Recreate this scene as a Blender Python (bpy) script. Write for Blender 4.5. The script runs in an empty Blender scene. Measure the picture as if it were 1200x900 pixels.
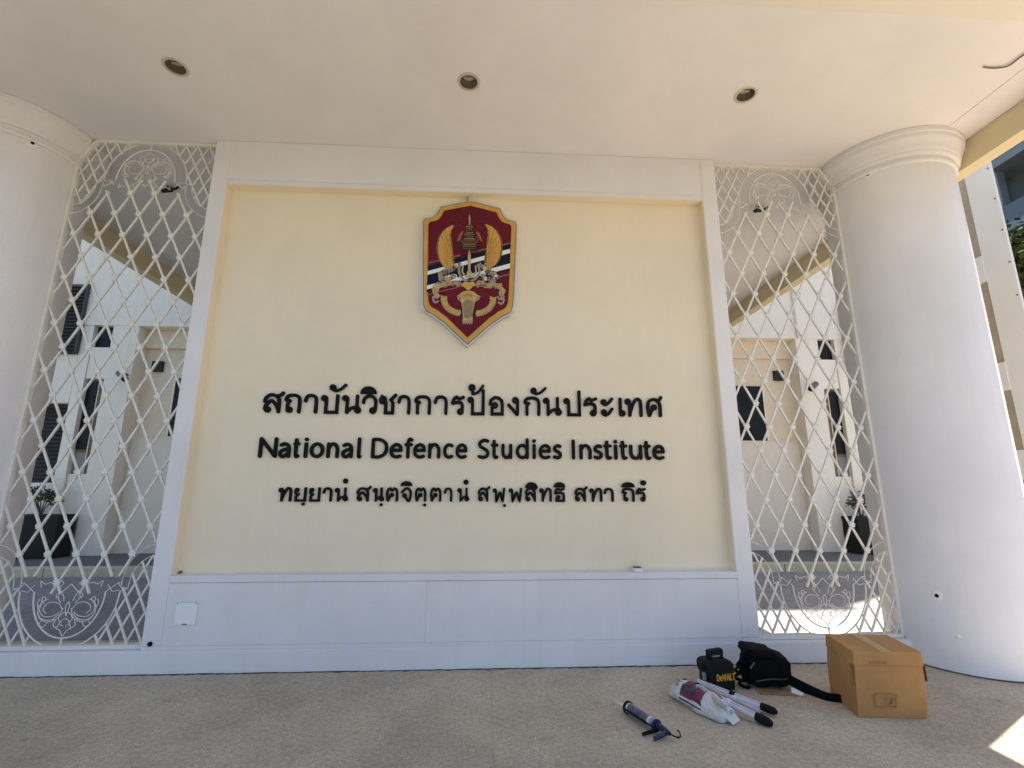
import bpy, bmesh, math, random
import numpy as np
from mathutils import Vector, Matrix
random.seed(7)
SC = bpy.context.scene
COL = SC.collection

# ------------------------------------------------------------------ camera
CAM = np.array([0.1538, -3.5032, 1.2])
FPX, PITCH, YAW, ROLL = 557.5855, 0.2095, 0.0536, 0.0025
def cam_basis():
    f = np.array([math.sin(YAW)*math.cos(PITCH), math.cos(YAW)*math.cos(PITCH), math.sin(PITCH)])
    r = np.array([math.cos(YAW), -math.sin(YAW), 0.0]); u = np.cross(r, f)
    return (math.cos(ROLL)*r+math.sin(ROLL)*u, -math.sin(ROLL)*r+math.cos(ROLL)*u, f)
RR, UU, FF = cam_basis()
def at(x, y, axis, val):
    """point of the real place seen at photo pixel (x, y) on the plane axis = val"""
    d = FF + RR*(x-600)/FPX - UU*(y-450)/FPX
    return CAM + d*(val-CAM[axis])/d[axis]
cd = bpy.data.cameras.new('camera'); cam = bpy.data.objects.new('camera', cd); COL.objects.link(cam)
cd.sensor_width = 36; cd.lens = FPX/1200*36; cd.clip_start = 0.05; cd.clip_end = 2000
M4 = Matrix.Identity(4)
for i in range(3):
    M4[i][0] = RR[i]; M4[i][1] = UU[i]; M4[i][2] = -FF[i]; M4[i][3] = CAM[i]
cam.matrix_world = M4
SC.camera = cam

# ------------------------------------------------------------------ sky, sun, exposure
SUN_AZ = math.atan2(0.869, 0.495); SUN_EL = math.radians(63.9)
W = bpy.data.worlds.new('World'); SC.world = W; W.use_nodes = True
wn = W.node_tree.nodes; bg = wn['Background']
sky = wn.new('ShaderNodeTexSky'); sky.sky_type = 'NISHITA'; sky.sun_disc = False
sky.sun_elevation = SUN_EL; sky.sun_rotation = SUN_AZ; sky.air_density = 1.0; sky.dust_density = 1.6; sky.ozone_density = 1.0
W.node_tree.links.new(sky.outputs[0], bg.inputs[0]); bg.inputs[1].default_value = 0.078
sl = bpy.data.lights.new('sun', 'SUN'); sl.energy = 4.6; sl.angle = math.radians(0.5); sl.color = (1.0, 0.90, 0.77)
so = bpy.data.objects.new('sun', sl); COL.objects.link(so)
sd = Vector((math.sin(SUN_AZ)*math.cos(SUN_EL), math.cos(SUN_AZ)*math.cos(SUN_EL), math.sin(SUN_EL)))
so.rotation_euler = sd.to_track_quat('Z', 'Y').to_euler(); so.location = (20, 13, 40)
SC.view_settings.view_transform = 'Standard'; SC.view_settings.look = 'None'
SC.view_settings.exposure = 1.68; SC.view_settings.gamma = 1; SC.view_settings.use_curve_mapping = False
SC.cycles.max_bounces = 10; SC.cycles.diffuse_bounces = 6

# ------------------------------------------------------------------ materials
MATS = {}
def mat(name, col, rough=0.7, var=0.0, scale=6.0, bump=0.0, bscale=60.0, metal=0.0, col2=None, spec=0.5, trans=0.0, detail=5.0, tint=None, tscale=1.5):
    if name in MATS: return MATS[name]
    m = bpy.data.materials.new(name); m.use_nodes = True; nt = m.node_tree; N = nt.nodes; P = N['Principled BSDF']
    P.inputs['Roughness'].default_value = rough; P.inputs['Metallic'].default_value = metal
    P.inputs['Specular IOR Level'].default_value = spec
    if trans: P.inputs['Transmission Weight'].default_value = trans
    c = (*col, 1)
    P.inputs['Base Color'].default_value = c
    tc = N.new('ShaderNodeTexCoord')
    src = None
    if var > 0 or col2:
        no = N.new('ShaderNodeTexNoise'); no.inputs['Scale'].default_value = scale; no.inputs['Detail'].default_value = detail
        nt.links.new(tc.outputs['Object'], no.inputs['Vector'])
        rp = N.new('ShaderNodeValToRGB'); rp.color_ramp.elements[0].position = 0.3; rp.color_ramp.elements[1].position = 0.7
        a = col2 if col2 else tuple(max(0, x*(1-var)) for x in col)
        b = col if col2 else tuple(min(1, x*(1+var*0.6)) for x in col)
        rp.color_ramp.elements[0].color = (*a, 1); rp.color_ramp.elements[1].color = (*b, 1)
        nt.links.new(no.outputs['Fac'], rp.inputs['Fac']); src = rp.outputs[0]
        if tint:
            n2 = N.new('ShaderNodeTexNoise'); n2.inputs['Scale'].default_value = tscale; n2.inputs['Detail'].default_value = 6
            nt.links.new(tc.outputs['Object'], n2.inputs['Vector'])
            r2 = N.new('ShaderNodeValToRGB'); r2.color_ramp.elements[0].position = 0.42; r2.color_ramp.elements[1].position = 0.68
            r2.color_ramp.elements[0].color = (0, 0, 0, 1); r2.color_ramp.elements[1].color = (1, 1, 1, 1)
            nt.links.new(n2.outputs['Fac'], r2.inputs['Fac'])
            mx = N.new('ShaderNodeMix'); mx.data_type = 'RGBA'; mx.blend_type = 'MULTIPLY'
            nt.links.new(r2.outputs[0], mx.inputs[0]); nt.links.new(src, mx.inputs[6]); mx.inputs[7].default_value = (*tint, 1)
            src = mx.outputs[2]
        nt.links.new(src, P.inputs['Base Color'])
    if bump > 0:
        nb = N.new('ShaderNodeTexNoise'); nb.inputs['Scale'].default_value = bscale; nb.inputs['Detail'].default_value = 4
        nt.links.new(tc.outputs['Object'], nb.inputs['Vector'])
        bp = N.new('ShaderNodeBump'); bp.inputs['Strength'].default_value = bump; bp.inputs['Distance'].default_value = 0.01
        nt.links.new(nb.outputs['Fac'], bp.inputs['Height']); nt.links.new(bp.outputs[0], P.inputs['Normal'])
    MATS[name] = m
    return m

def floor_mat():
    m = bpy.data.materials.new('washed_concrete'); m.use_nodes = True; nt = m.node_tree; N = nt.nodes; P = N['Principled BSDF']; L = nt.links
    tc = N.new('ShaderNodeTexCoord')
    vo = N.new('ShaderNodeTexVoronoi'); vo.inputs['Scale'].default_value = 240; L.new(tc.outputs['Object'], vo.inputs['Vector'])
    r = N.new('ShaderNodeValToRGB'); L.new(vo.outputs['Color'], r.inputs['Fac'])
    e = r.color_ramp.elements; e[0].position = 0.0; e[0].color = (0.36, 0.30, 0.235, 1); e[1].position = 1.0; e[1].color = (0.80, 0.70, 0.57, 1)
    k = e.new(0.35); k.color = (0.545, 0.465, 0.37, 1); k = e.new(0.7); k.color = (0.62, 0.54, 0.43, 1)
    n1 = N.new('ShaderNodeTexNoise'); n1.inputs['Scale'].default_value = 1.3; n1.inputs['Detail'].default_value = 9; n1.inputs['Roughness'].default_value = 0.65; L.new(tc.outputs['Object'], n1.inputs['Vector'])
    r1 = N.new('ShaderNodeValToRGB'); L.new(n1.outputs['Fac'], r1.inputs['Fac'])
    r1.color_ramp.elements[0].position = 0.35; r1.color_ramp.elements[0].color = (0.74, 0.72, 0.68, 1); r1.color_ramp.elements[1].position = 0.66; r1.color_ramp.elements[1].color = (1.08, 1.06, 1.0, 1)
    n2 = N.new('ShaderNodeTexNoise'); n2.inputs['Scale'].default_value = 40; n2.inputs['Detail'].default_value = 6; L.new(tc.outputs['Object'], n2.inputs['Vector'])
    r2 = N.new('ShaderNodeValToRGB'); L.new(n2.outputs['Fac'], r2.inputs['Fac'])
    r2.color_ramp.elements[0].position = 0.3; r2.color_ramp.elements[0].color = (0.8, 0.8, 0.8, 1); r2.color_ramp.elements[1].position = 0.7; r2.color_ramp.elements[1].color = (1.1, 1.1, 1.1, 1)
    m1 = N.new('ShaderNodeMix'); m1.data_type = 'RGBA'; m1.blend_type = 'MULTIPLY'; m1.inputs[0].default_value = 1
    n5 = N.new('ShaderNodeTexNoise'); n5.inputs['Scale'].default_value = 7; n5.inputs['Detail'].default_value = 7; n5.inputs['Roughness'].default_value = 0.7; L.new(tc.outputs['Object'], n5.inputs['Vector'])
    r5 = N.new('ShaderNodeValToRGB'); L.new(n5.outputs['Fac'], r5.inputs['Fac']); r5.color_ramp.elements[0].position = 0.60; r5.color_ramp.elements[0].color = (1, 1, 1, 1); r5.color_ramp.elements[1].position = 0.76; r5.color_ramp.elements[1].color = (0.55, 0.53, 0.5, 1)
    m5 = N.new('ShaderNodeMix'); m5.data_type = 'RGBA'; m5.blend_type = 'MULTIPLY'; m5.inputs[0].default_value = 1; L.new(r.outputs[0], m5.inputs[6]); L.new(r5.outputs[0], m5.inputs[7])
    L.new(m5.outputs[2], m1.inputs[6]); L.new(r1.outputs[0], m1.inputs[7])
    m2 = N.new('ShaderNodeMix'); m2.data_type = 'RGBA'; m2.blend_type = 'MULTIPLY'; m2.inputs[0].default_value = 1
    L.new(m1.outputs[2], m2.inputs[6]); L.new(r2.outputs[0], m2.inputs[7]); L.new(m2.outputs[2], P.inputs['Base Color'])
    P.inputs['Roughness'].default_value = 0.9
    b = N.new('ShaderNodeBump'); b.inputs['Strength'].default_value = 0.6; b.inputs['Distance'].default_value = 0.004
    L.new(vo.outputs['Distance'], b.inputs['Height']); L.new(b.outputs[0], P.inputs['Normal'])
    MATS['floor'] = m; return m
floor_mat()
def paint(name, col, stain=0.06, rough=0.55, drip=0.0):
    """wall paint with faint roller marks, patches and run-down dirt"""
    m = bpy.data.materials.new(name); m.use_nodes = True; nt = m.node_tree; N = nt.nodes; P = N['Principled BSDF']; L = nt.links
    tc = N.new('ShaderNodeTexCoord')
    n1 = N.new('ShaderNodeTexNoise'); n1.inputs['Scale'].default_value = 1.1; n1.inputs['Detail'].default_value = 8; n1.inputs['Roughness'].default_value = 0.6; L.new(tc.outputs['Object'], n1.inputs['Vector'])
    mp = N.new('ShaderNodeMapping'); mp.inputs['Scale'].default_value = (14, 14, 0.7); L.new(tc.outputs['Object'], mp.inputs['Vector'])
    n2 = N.new('ShaderNodeTexNoise'); n2.inputs['Scale'].default_value = 1.0; n2.inputs['Detail'].default_value = 5; L.new(mp.outputs[0], n2.inputs['Vector'])
    r1 = N.new('ShaderNodeValToRGB'); L.new(n1.outputs['Fac'], r1.inputs['Fac'])
    r1.color_ramp.elements[0].position = 0.35; r1.color_ramp.elements[1].position = 0.62
    r1.color_ramp.elements[0].color = (*[c*(1-stain) for c in col], 1); r1.color_ramp.elements[1].color = (*col, 1)
    r2 = N.new('ShaderNodeValToRGB'); L.new(n2.outputs['Fac'], r2.inputs['Fac'])
    r2.color_ramp.elements[0].position = 0.3; r2.color_ramp.elements[1].position = 0.5
    q = 1-drip; r2.color_ramp.elements[0].color = (q, q*0.99, q*0.96, 1); r2.color_ramp.elements[1].color = (1, 1, 1, 1)
    mx = N.new('ShaderNodeMix'); mx.data_type = 'RGBA'; mx.blend_type = 'MULTIPLY'; mx.inputs[0].default_value = 1
    L.new(r1.outputs[0], mx.inputs[6]); L.new(r2.outputs[0], mx.inputs[7]); L.new(mx.outputs[2], P.inputs['Base Color'])
    P.inputs['Roughness'].default_value = rough
    n3 = N.new('ShaderNodeTexNoise'); n3.inputs['Scale'].default_value = 90; n3.inputs['Detail'].default_value = 3; L.new(tc.outputs['Object'], n3.inputs['Vector'])
    n4 = N.new('ShaderNodeTexNoise'); n4.inputs['Scale'].default_value = 3; n4.inputs['Detail'].default_value = 2; L.new(tc.outputs['Object'], n4.inputs['Vector'])
    ad = N.new('ShaderNodeMath'); ad.operation = 'MULTIPLY_ADD'; ad.inputs[1].default_value = 6; L.new(n4.outputs['Fac'], ad.inputs[0]); L.new(n3.outputs['Fac'], ad.inputs[2])
    b = N.new('ShaderNodeBump'); b.inputs['Strength'].default_value = 0.28; b.inputs['Distance'].default_value = 0.005; L.new(ad.outputs[0], b.inputs['Height']); L.new(b.outputs[0], P.inputs['Normal'])
    MATS[name] = m; return m
WHITE = paint('white_paint', (0.805, 0.785, 0.80), 0.10, 0.5, 0.02)
CEIL = paint('ceiling_paint', (0.785, 0.77, 0.785), 0.08, 0.7)
CREAM = paint('cream_paint', (0.85, 0.745, 0.57), 0.07, 0.5, 0.006)
BEAMC = paint('beam_cream_paint', (0.70, 0.60, 0.385), 0.06, 0.6)
BWHITE = paint('building_white', (0.88, 0.815, 0.72), 0.06, 0.6, 0.05)
BCREAM = paint('building_cream', (0.78, 0.66, 0.50), 0.06, 0.6, 0.04)
FASC = paint('fascia_cream', (0.77, 0.74, 0.66), 0.05, 0.6)
BLOW = paint('building_lower_cream', (0.80, 0.72, 0.61), 0.06, 0.6, 0.03)
KERB = paint('kerb_paint', (0.62, 0.58, 0.42), 0.25, 0.7, 0.15)
GATEW = mat('gate_white', (0.76, 0.74, 0.69), 0.45, 0.06, 9)
BLACK = mat('letter_black', (0.006, 0.0055, 0.0055), 0.6, 0.2, 20, spec=0.15)
ASPH = mat('road_grey', (0.30, 0.295, 0.295), 0.85, 0.25, 14, 0.3, 120, tint=(0.8, 0.8, 0.8), tscale=0.8)
PAVE = mat('pavement_grey', (0.15, 0.145, 0.14), 0.85, 0.2, 20, 0.2, 100)

# ------------------------------------------------------------------ mesh helpers
class MB:
    def __init__(s): s.v = []; s.f = []
    def add(s, vs, fs):
        o = len(s.v); s.v += [tuple(map(float, p)) for p in vs]; s.f += [tuple(i+o for i in f) for f in fs]; return s
    def box(s, x0, x1, y0, y1, z0, z1):
        x0, x1 = sorted((x0, x1)); y0, y1 = sorted((y0, y1)); z0, z1 = sorted((z0, z1))
        return s.add([(x0,y0,z0),(x1,y0,z0),(x1,y1,z0),(x0,y1,z0),(x0,y0,z1),(x1,y0,z1),(x1,y1,z1),(x0,y1,z1)],
                     [(0,3,2,1),(4,5,6,7),(0,1,5,4),(1,2,6,5),(2,3,7,6),(3,0,4,7)])
    def lathe(s, c, prof, n=32, cap=True, axis='z', rot=None):
        vs = []
        for r, h in prof:
            for i in range(n):
                a = 2*math.pi*i/n; p = Vector((r*math.cos(a), r*math.sin(a), h))
                if rot is not None: p = rot @ p
                vs.append((c[0]+p.x, c[1]+p.y, c[2]+p.z))
        fs = []
        for k in range(len(prof)-1):
            for i in range(n):
                j = (i+1) % n; fs.append((k*n+i, k*n+j, (k+1)*n+j, (k+1)*n+i))
        if cap: fs.append(tuple(range(n-1, -1, -1))); fs.append(tuple((len(prof)-1)*n+i for i in range(n)))
        return s.add(vs, fs)
    def cyl(s, a, b, r, n=12, r2=None):
        a = Vector(a); b = Vector(b); d = b-a; q = d.to_track_quat('Z', 'Y').to_matrix()
        return s.lathe(a, [(r, 0), (r2 if r2 is not None else r, d.length)], n, True, rot=q)
    def tube(s, pts, r, n=6, ry=None):
        """swept tube through 3D points; r number or list"""
        P = [Vector(p) for p in pts]; m = len(P); vs = []; up = Vector((0, 1, 0))
        for i in range(m):
            t = (P[min(i+1, m-1)]-P[max(i-1, 0)])
            if t.length < 1e-9: t = Vector((0, 0, 1))
            t.normalize(); a = up if abs(t.dot(up)) < 0.95 else Vector((1, 0, 0))
            u = t.cross(a).normalized(); w = u.cross(t)
            rr = r[i] if isinstance(r, (list, tuple)) else r
            rw = rr if ry is None else ry
            for k in range(n):
                an = 2*math.pi*(k+0.5)/n; vs.append(P[i]+u*(rr*math.cos(an))+w*(rw*math.sin(an)))
        fs = []
        for i in range(m-1):
            for k in range(n):
                j = (k+1) % n; fs.append((i*n+k, i*n+j, (i+1)*n+j, (i+1)*n+k))
        fs.append(tuple(range(n-1, -1, -1))); fs.append(tuple((m-1)*n+k for k in range(n)))
        return s.add(vs, fs)
    def prism(s, pts, y0, y1):
        """polygon of (x,z) points extruded from front y0 to back y1"""
        n = len(pts); ar = sum(pts[i][0]*pts[(i+1) % n][1]-pts[(i+1) % n][0]*pts[i][1] for i in range(n))
        if ar < 0: pts = pts[::-1]
        vs = [(x, y0, z) for x, z in pts]+[(x, y1, z) for x, z in pts]
        fs = [tuple(range(n)), tuple(range(2*n-1, n-1, -1))]+[(i, i+n, (i+1) % n+n, (i+1) % n) for i in range(n)]
        return s.add(vs, fs)
    def ribbon(s, pts, hw, y0, y1, cap=True):
        """stroke of half width hw along (x,z) points, extruded y0..y1"""
        P = [Vector(p) for p in pts]; n = len(P); Lf = []; Rt = []
        for i in range(n):
            d0 = (P[i]-P[i-1]).normalized() if i > 0 else None
            d1 = (P[i+1]-P[i]).normalized() if i < n-1 else None
            d0 = d0 or d1; d1 = d1 or d0
            n0 = Vector((-d0.y, d0.x)); n1 = Vector((-d1.y, d1.x)); b = n0+n1
            b = b.normalized() if b.length > 1e-6 else n0
            k = hw/max(0.45, b.dot(n0)); Lf.append(P[i]+b*k); Rt.append(P[i]-b*k)
        vs = []; fs = []
        for l, r_ in zip(Lf, Rt): vs += [(l.x, y0, l.y), (r_.x, y0, r_.y), (l.x, y1, l.y), (r_.x, y1, r_.y)]
        for i in range(n-1):
            a = 4*i; b = a+4
            fs += [(a, a+1, b+1, b), (a, b, b+2, a+2), (a+1, a+3, b+3, b+1)]
        fs += [(0, 2, 3, 1), (4*n-4, 4*n-3, 4*n-1, 4*n-2)]
        s.add(vs, fs)
        if cap:
            for e in (P[0], P[-1]): s.disc(e.x, e.y, hw*0.995, y0+0.0003, y1, 12)
        return s
    def disc(s, x, z, r, y0, y1, n=16, rz=None):
        return s.prism([(x+r*math.cos(2*math.pi*i/n), z+(rz or r)*math.sin(2*math.pi*i/n)) for i in range(n)], y0, y1)
    def ring(s, x, z, r, hw, y0, y1, n=20, rz=None):
        rz = rz or r; vs = []; fs = []
        for i in range(n):
            a = 2*math.pi*i/n; c, d = math.cos(a), math.sin(a)
            vs += [(x+(r+hw)*c, y0, z+(rz+hw)*d), (x+max(r-hw, 0.001)*c, y0, z+max(rz-hw, 0.001)*d), (x+(r+hw)*c, y1, z+(rz+hw)*d), (x+max(r-hw, 0.001)*c, y1, z+max(rz-hw, 0.001)*d)]
        for i in range(n):
            a = 4*i; b = 4*((i+1) % n); fs += [(a, b, b+1, a+1), (a, a+2, b+2, b), (a+1, b+1, b+3, a+3)]
        return s.add(vs, fs)
    def xform(s, fn): s.v = [tuple(fn(Vector(p))) for p in s.v]; return s

def wloc(o):
    v = Vector((0, 0, 0))
    while o is not None: v += o.location; o = o.parent
    return v
def build(name, mb, m, parent=None, smooth=False, bevel=0.0, loc=None, seg=2):
    me = bpy.data.meshes.new(name); off = wloc(parent) if parent is not None else Vector(loc or (0, 0, 0))
    me.from_pydata([(p[0]-off.x, p[1]-off.y, p[2]-off.z) for p in mb.v], [], mb.f)
    me.materials.append(m)
    bm = bmesh.new(); bm.from_mesh(me); bmesh.ops.recalc_face_normals(bm, faces=bm.faces); bm.to_mesh(me); bm.free()
    if smooth:
        me.polygons.foreach_set('use_smooth', [True]*len(me.polygons))
        try: me.set_sharp_from_angle(angle=math.radians(40))
        except Exception: pass
    o = bpy.data.objects.new(name, me); COL.objects.link(o)
    if parent is not None: o.parent = parent
    else: o.location = off
    if bevel:
        b = o.modifiers.new('bevel', 'BEVEL'); b.width = bevel; b.segments = seg; b.limit_method = 'ANGLE'; b.harden_normals = False
    return o
def tag(o, label=None, cat=None, group=None, kind=None):
    if label: o['label'] = label
    if cat: o['category'] = cat
    if group: o['group'] = group
    if kind: o['kind'] = kind
    return o
def thing(name, label, cat, loc, group=None):
    o = bpy.data.objects.new(name, None); COL.objects.link(o); o.location = loc; o.empty_display_size = 0.1
    return tag(o, label, cat, group)
def smooth_pts(pts, n=6):
    """Catmull-Rom through points (2D or 3D)"""
    P = [Vector(p) for p in pts]
    if len(P) < 3: return P
    Q = [P[0]*2-P[1]]+P+[P[-1]*2-P[-2]]; out = []
    for i in range(1, len(Q)-2):
        a, b, c, d = Q[i-1:i+3]
        for k in range(n):
            t = k/n; out.append(0.5*((2*b)+(c-a)*t+(2*a-5*b+4*c-d)*t*t+(3*b-a-3*c+d)*t*t*t))
    out.append(P[-1]); return out

# ------------------------------------------------------------------ setting: ground, road, kerb
tag(build('ground', MB().add([(-300,-300,-0.012),(300,-300,-0.012),(300,300,-0.012),(-300,300,-0.012)], [(0,1,2,3)]), mat('added_lawn_dark', (0.055, 0.075, 0.03), 0.95, 0.4, 3, 0.5, 40, tint=(0.8, 0.75, 0.6))), kind='structure')  # unseen dark lawn, added to hold back bounced light on the left
tag(build('added_drive', MB().add([(-90,-16,-0.006),(90,-16,-0.006),(90,-5.0,-0.006),(-90,-5.0,-0.006)], [(0,1,2,3)]), mat('added_drive_dark', (0.07, 0.07, 0.072), 0.9, 0.3, 12, 0.3, 90)), kind='structure')  # unseen dark asphalt, added to cut light bounced in from the front
tag(build('forecourt', MB().add([(-4.5,-5.0,0),(17,-5.0,0),(17,12,0),(9.7,12,0),(9.7,3.4,0),(-4.5,3.4,0)], [(0,1,2,3,4,5)]), MATS['floor']), kind='structure')
tag(build('road', MB().add([(-60,0.72,0.004),(9.6,0.72,0.004),(9.6,3.41,0.004),(-60,3.41,0.004)], [(0,1,2,3)]), ASPH), kind='structure')
tag(build('painted_road_edge', MB().add([(-4.5,0.60,0.006),(9,0.60,0.006),(9,0.719,0.006),(-4.5,0.719,0.006)], [(0,1,2,3)]), KERB), kind='structure')
jx = at(577, 850, 2, 0)[0]
tag(build('floor_joint', MB().add([(jx-0.0013,-5.0,0.0015),(jx+0.0013,-5.0,0.0015),(jx+0.0016,-0.02,0.0015),(jx-0.0016,-0.02,0.0015)], [(0,1,2,3)]), mat('joint_dark', (0.44, 0.38, 0.28), 0.95, 0.4, 9)), kind='structure')
ks = tag(build('kerb', MB().box(-9.6, 9.6, 3.42, 3.425, 0, 0.01), KERB), kind='structure')
k = -9.6; nk = 0
while k < 9.59:
    o = build('kerb_stone', MB().box(k+0.004, k+0.996, 3.405, 3.56, 0, 0.125), KERB, ks, bevel=0.012); k += 1.0
tag(build('pavement', MB().box(-9.6, 9.6, 3.562, 5.6, 0, 0.12), PAVE), kind='structure')

# ------------------------------------------------------------------ canopy roof
ZC = 3.944
DL = [(-1.965, -0.700), (-0.002, -0.690), (1.979, -0.690)]
RDL = 0.066
roof = thing('canopy_roof', 'flat white canopy ceiling with cream edge beams spanning over the sign wall', 'canopy', (0, 0, ZC))
def ceiling_mesh():
    bm = bmesh.new(); x0, x1, y0, y1 = -4.0, 4.0, -1.33, 4.55
    def loop(pts):
        vs = [bm.verts.new(p) for p in pts]
        return [bm.edges.new((vs[i], vs[(i+1) % len(vs)])) for i in range(len(vs))]
    es = loop([(x0,y0,ZC),(x1,y0,ZC),(x1,y1,ZC),(x0,y1,ZC)])
    for cx, cy in DL: es += loop([(cx+RDL*math.cos(2*math.pi*i/24), cy+RDL*math.sin(2*math.pi*i/24), ZC) for i in range(24)])
    bmesh.ops.triangle_fill(bm, edges=es, use_beauty=True, normal=(0, 0, -1))
    mb = MB(); bm.verts.index_update(); mb.add([v.co[:] for v in bm.verts], [[v.index for v in f.verts] for f in bm.faces]); bm.free()
    return mb
build('ceiling', ceiling_mesh(), CEIL, roof)
build('roof_slab', MB().box(-4.12, 4.12, -1.318, 4.55, ZC+0.25, ZC+0.6), BEAMC, roof)
for s in (-1, 1):
    build('side_beam', MB().box(s*4.002, s*4.128, -2.056, 4.55, 3.725, ZC+0.249), BEAMC, roof, bevel=0.004)
    build('border_strip', MB().box(s*3.72, s*3.998, -1.325, 0.3, ZC-0.0035, ZC-0.001), CEIL, roof)
build('front_beam', MB().box(-4.125, 4.125, -2.05, -1.331, ZC-0.012, ZC+0.60), FASC, roof, bevel=0.004)
# downlights
LMET = mat('lamp_trim', (0.62, 0.58, 0.50), 0.35, metal=0.3, var=0.05)
LREF = mat('lamp_reflector', (0.30, 0.27, 0.22), 0.25, metal=0.7, var=0.1, scale=30)
LGLS = mat('lamp_glass', (0.42, 0.39, 0.33), 0.25, var=0.15, scale=40, bump=0.3, bscale=80)
for i, (cx, cy) in enumerate(DL):
    lab = ['round recessed downlight in the ceiling nearest the left column', 'round recessed downlight in the ceiling above the shield emblem', 'round recessed downlight in the ceiling nearest the right column'][i]
    t = thing('recessed_downlight', lab, 'ceiling lamp', (cx, cy, ZC), 'recessed downlights in the canopy ceiling')
    build('trim_ring', MB().lathe((cx, cy, ZC), [(RDL-0.004, 0.004), (RDL-0.006, -0.004), (RDL+0.004, -0.006), (RDL+0.014, -0.0015), (RDL+0.012, -0.0005)], 32, False), LMET, t, True)
    build('reflector', MB().lathe((cx, cy, ZC), [(RDL-0.005, 0.002), (RDL-0.014, 0.045), (RDL-0.02, 0.09)], 32, False), LREF, t, True)
    build('lens', MB().lathe((cx, cy, ZC), [(RDL-0.019, 0.05), (0.03, 0.046), (0.012, 0.044)], 32, True), LGLS, t, True)
    build('lamp_tube', MB().cyl((cx-0.03, cy+0.005, ZC+0.036), (cx+0.03, cy+0.005, ZC+0.036), 0.009, 10), LGLS, t, True)
# conduit on the ceiling
WIRE = mat('wire_grey', (0.17, 0.16, 0.15), 0.5, var=0.1)
cp = [at(1152, 77, 2, ZC), at(1166, 78, 2, ZC), at(1182, 75, 2, ZC), at(1200, 62, 2, ZC), at(1235, 45, 2, ZC)]
tag(build('ceiling_cable', MB().tube(smooth_pts([Vector((p[0], p[1], ZC-0.012)) for p in cp], 4), 0.0055, 6), WIRE, loc=(cp[0][0], cp[0][1], ZC-0.02)), 'thin grey cable end poking from the ceiling above the right column', 'cable')

# ------------------------------------------------------------------ sign wall
PX0, PX1, PZ0, PZ1, REC = 1.947, 2.070, 0.600, 3.550, 0.08
wall = thing('sign_wall', 'white framed wall with recessed cream panel carrying the institute lettering', 'wall', (0, 0.1, 0))
build('cream_panel', MB().box(-PX0-0.02, PX0+0.02, REC, 0.2, PZ0-0.03, PZ1+0.03), CREAM, wall)
for s in (-1, 1):
    build('pilaster', MB().box(s*PX0, s*PX1, 0.0, 0.24, 0.168, ZC-0.002), WHITE, wall, bevel=0.005)
for s in (-1, 1): build('reveal', MB().box(s*(PX0-0.004), s*(PX0-0.0005), 0.006, REC+0.01, PZ0+0.001, PZ1-0.001), CREAM, wall)
build('reveal', MB().box(-PX0+0.0045, PX0-0.0045, 0.006, REC+0.01, PZ1-0.004, PZ1-0.0005), CREAM, wall)
build('header', MB().box(-PX0+0.001, PX0-0.001, 0.001, 0.22, PZ1+0.0405, ZC-0.002), CEIL, wall, bevel=0.003)
build('header_frame_strip', MB().box(-PX0+0.001, PX0-0.001, 0.0, 0.22, PZ1, PZ1+0.038), CEIL, wall, bevel=0.003)
build('ledge', MB().box(-PX0+0.001, PX0-0.001, -0.004, 0.22, PZ0-0.044, PZ0), WHITE, wall, bevel=0.004)
build('plinth_panel', MB().box(-PX0+0.0015, -0.2398, 0.001, 0.22, 0.1685, PZ0-0.046), WHITE, wall, bevel=0.0015)
build('plinth_panel', MB().box(-0.2392, PX0-0.0015, 0.001, 0.22, 0.1685, PZ0-0.046), WHITE, wall, bevel=0.0015)
build('base_course', MB().box(-3.22, 3.22, -0.003, 0.20, -0.02, 0.140), WHITE, wall, bevel=0.006)
build('base_cap', MB().box(-PX1, PX1, 0.002, 0.24, 0.1405, 0.1675), WHITE, wall, bevel=0.002)
GAPSHADE = mat('gap_shade_grey', (0.42, 0.40, 0.38), 0.8)
GRIME = mat('base_grime', (0.10, 0.095, 0.085), 0.95, 0.4, 30)
g = MB()
x = -3.2
while x < 3.2:
    w = random.uniform(0.04, 0.14); h = random.uniform(0.004, 0.007)
    g.add([(x, -0.0045, 0.0), (x+w, -0.0045, 0.0), (x+w, -0.0035, h), (x, -0.0035, h*random.uniform(0.8, 1)), (x+w*0.5, -0.012-random.random()*0.012, 0.0015)], [(0, 1, 2, 3), (0, 4, 1)]); x += w*0.97
build('dirt_line', g, GRIME, wall)
# access cover on the plinth, round hole, small fitting on the ledge
ac = thing('access_cover', 'small square white access cover on the wall plinth under the panel', 'cover', (-1.81, 0.0, 0.29))
build('cover_frame', MB().box(-1.893, -1.727, -0.003, 0.01, 0.283, 0.447), WHITE, ac, bevel=0.002)
build('cover_plate', MB().box(-1.878, -1.742, -0.0075, -0.0035, 0.297, 0.433), mat('cover_white', (0.86, 0.86, 0.86), 0.4, 0.03), ac, bevel=0.0015)
for px, pz in ((-1.87, 0.428), (-1.75, 0.428)): build('screw', MB().disc(px, pz, 0.004, -0.0095, -0.007, 8), WIRE, ac)
build('latch', MB().box(-1.825, -1.795, -0.010, -0.007, 0.298, 0.304), WIRE, ac)
tag(build('shadow_gap', MB().box(-1.879, -1.741, -0.0042, -0.0031, 0.2945, 0.4355), GAPSHADE, ac))  # grey sheet colours in the shade of the gap round the plate
tag(build('drain_pipe_end', MB().lathe((-2.012, -0.004, 0.183), [(0.015, -0.02), (0.015, 0.003), (0.012, 0.005), (0.004, 0.004)], 20, True, rot=Vector((0, -1, 0)).to_track_quat('Z', 'Y').to_matrix()), BLACK, loc=(-2.012, 0, 0.16)), 'small black round pipe end at the foot of the left pilaster', 'pipe')
fx = at(748, 668, 1, 0.02)
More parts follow.
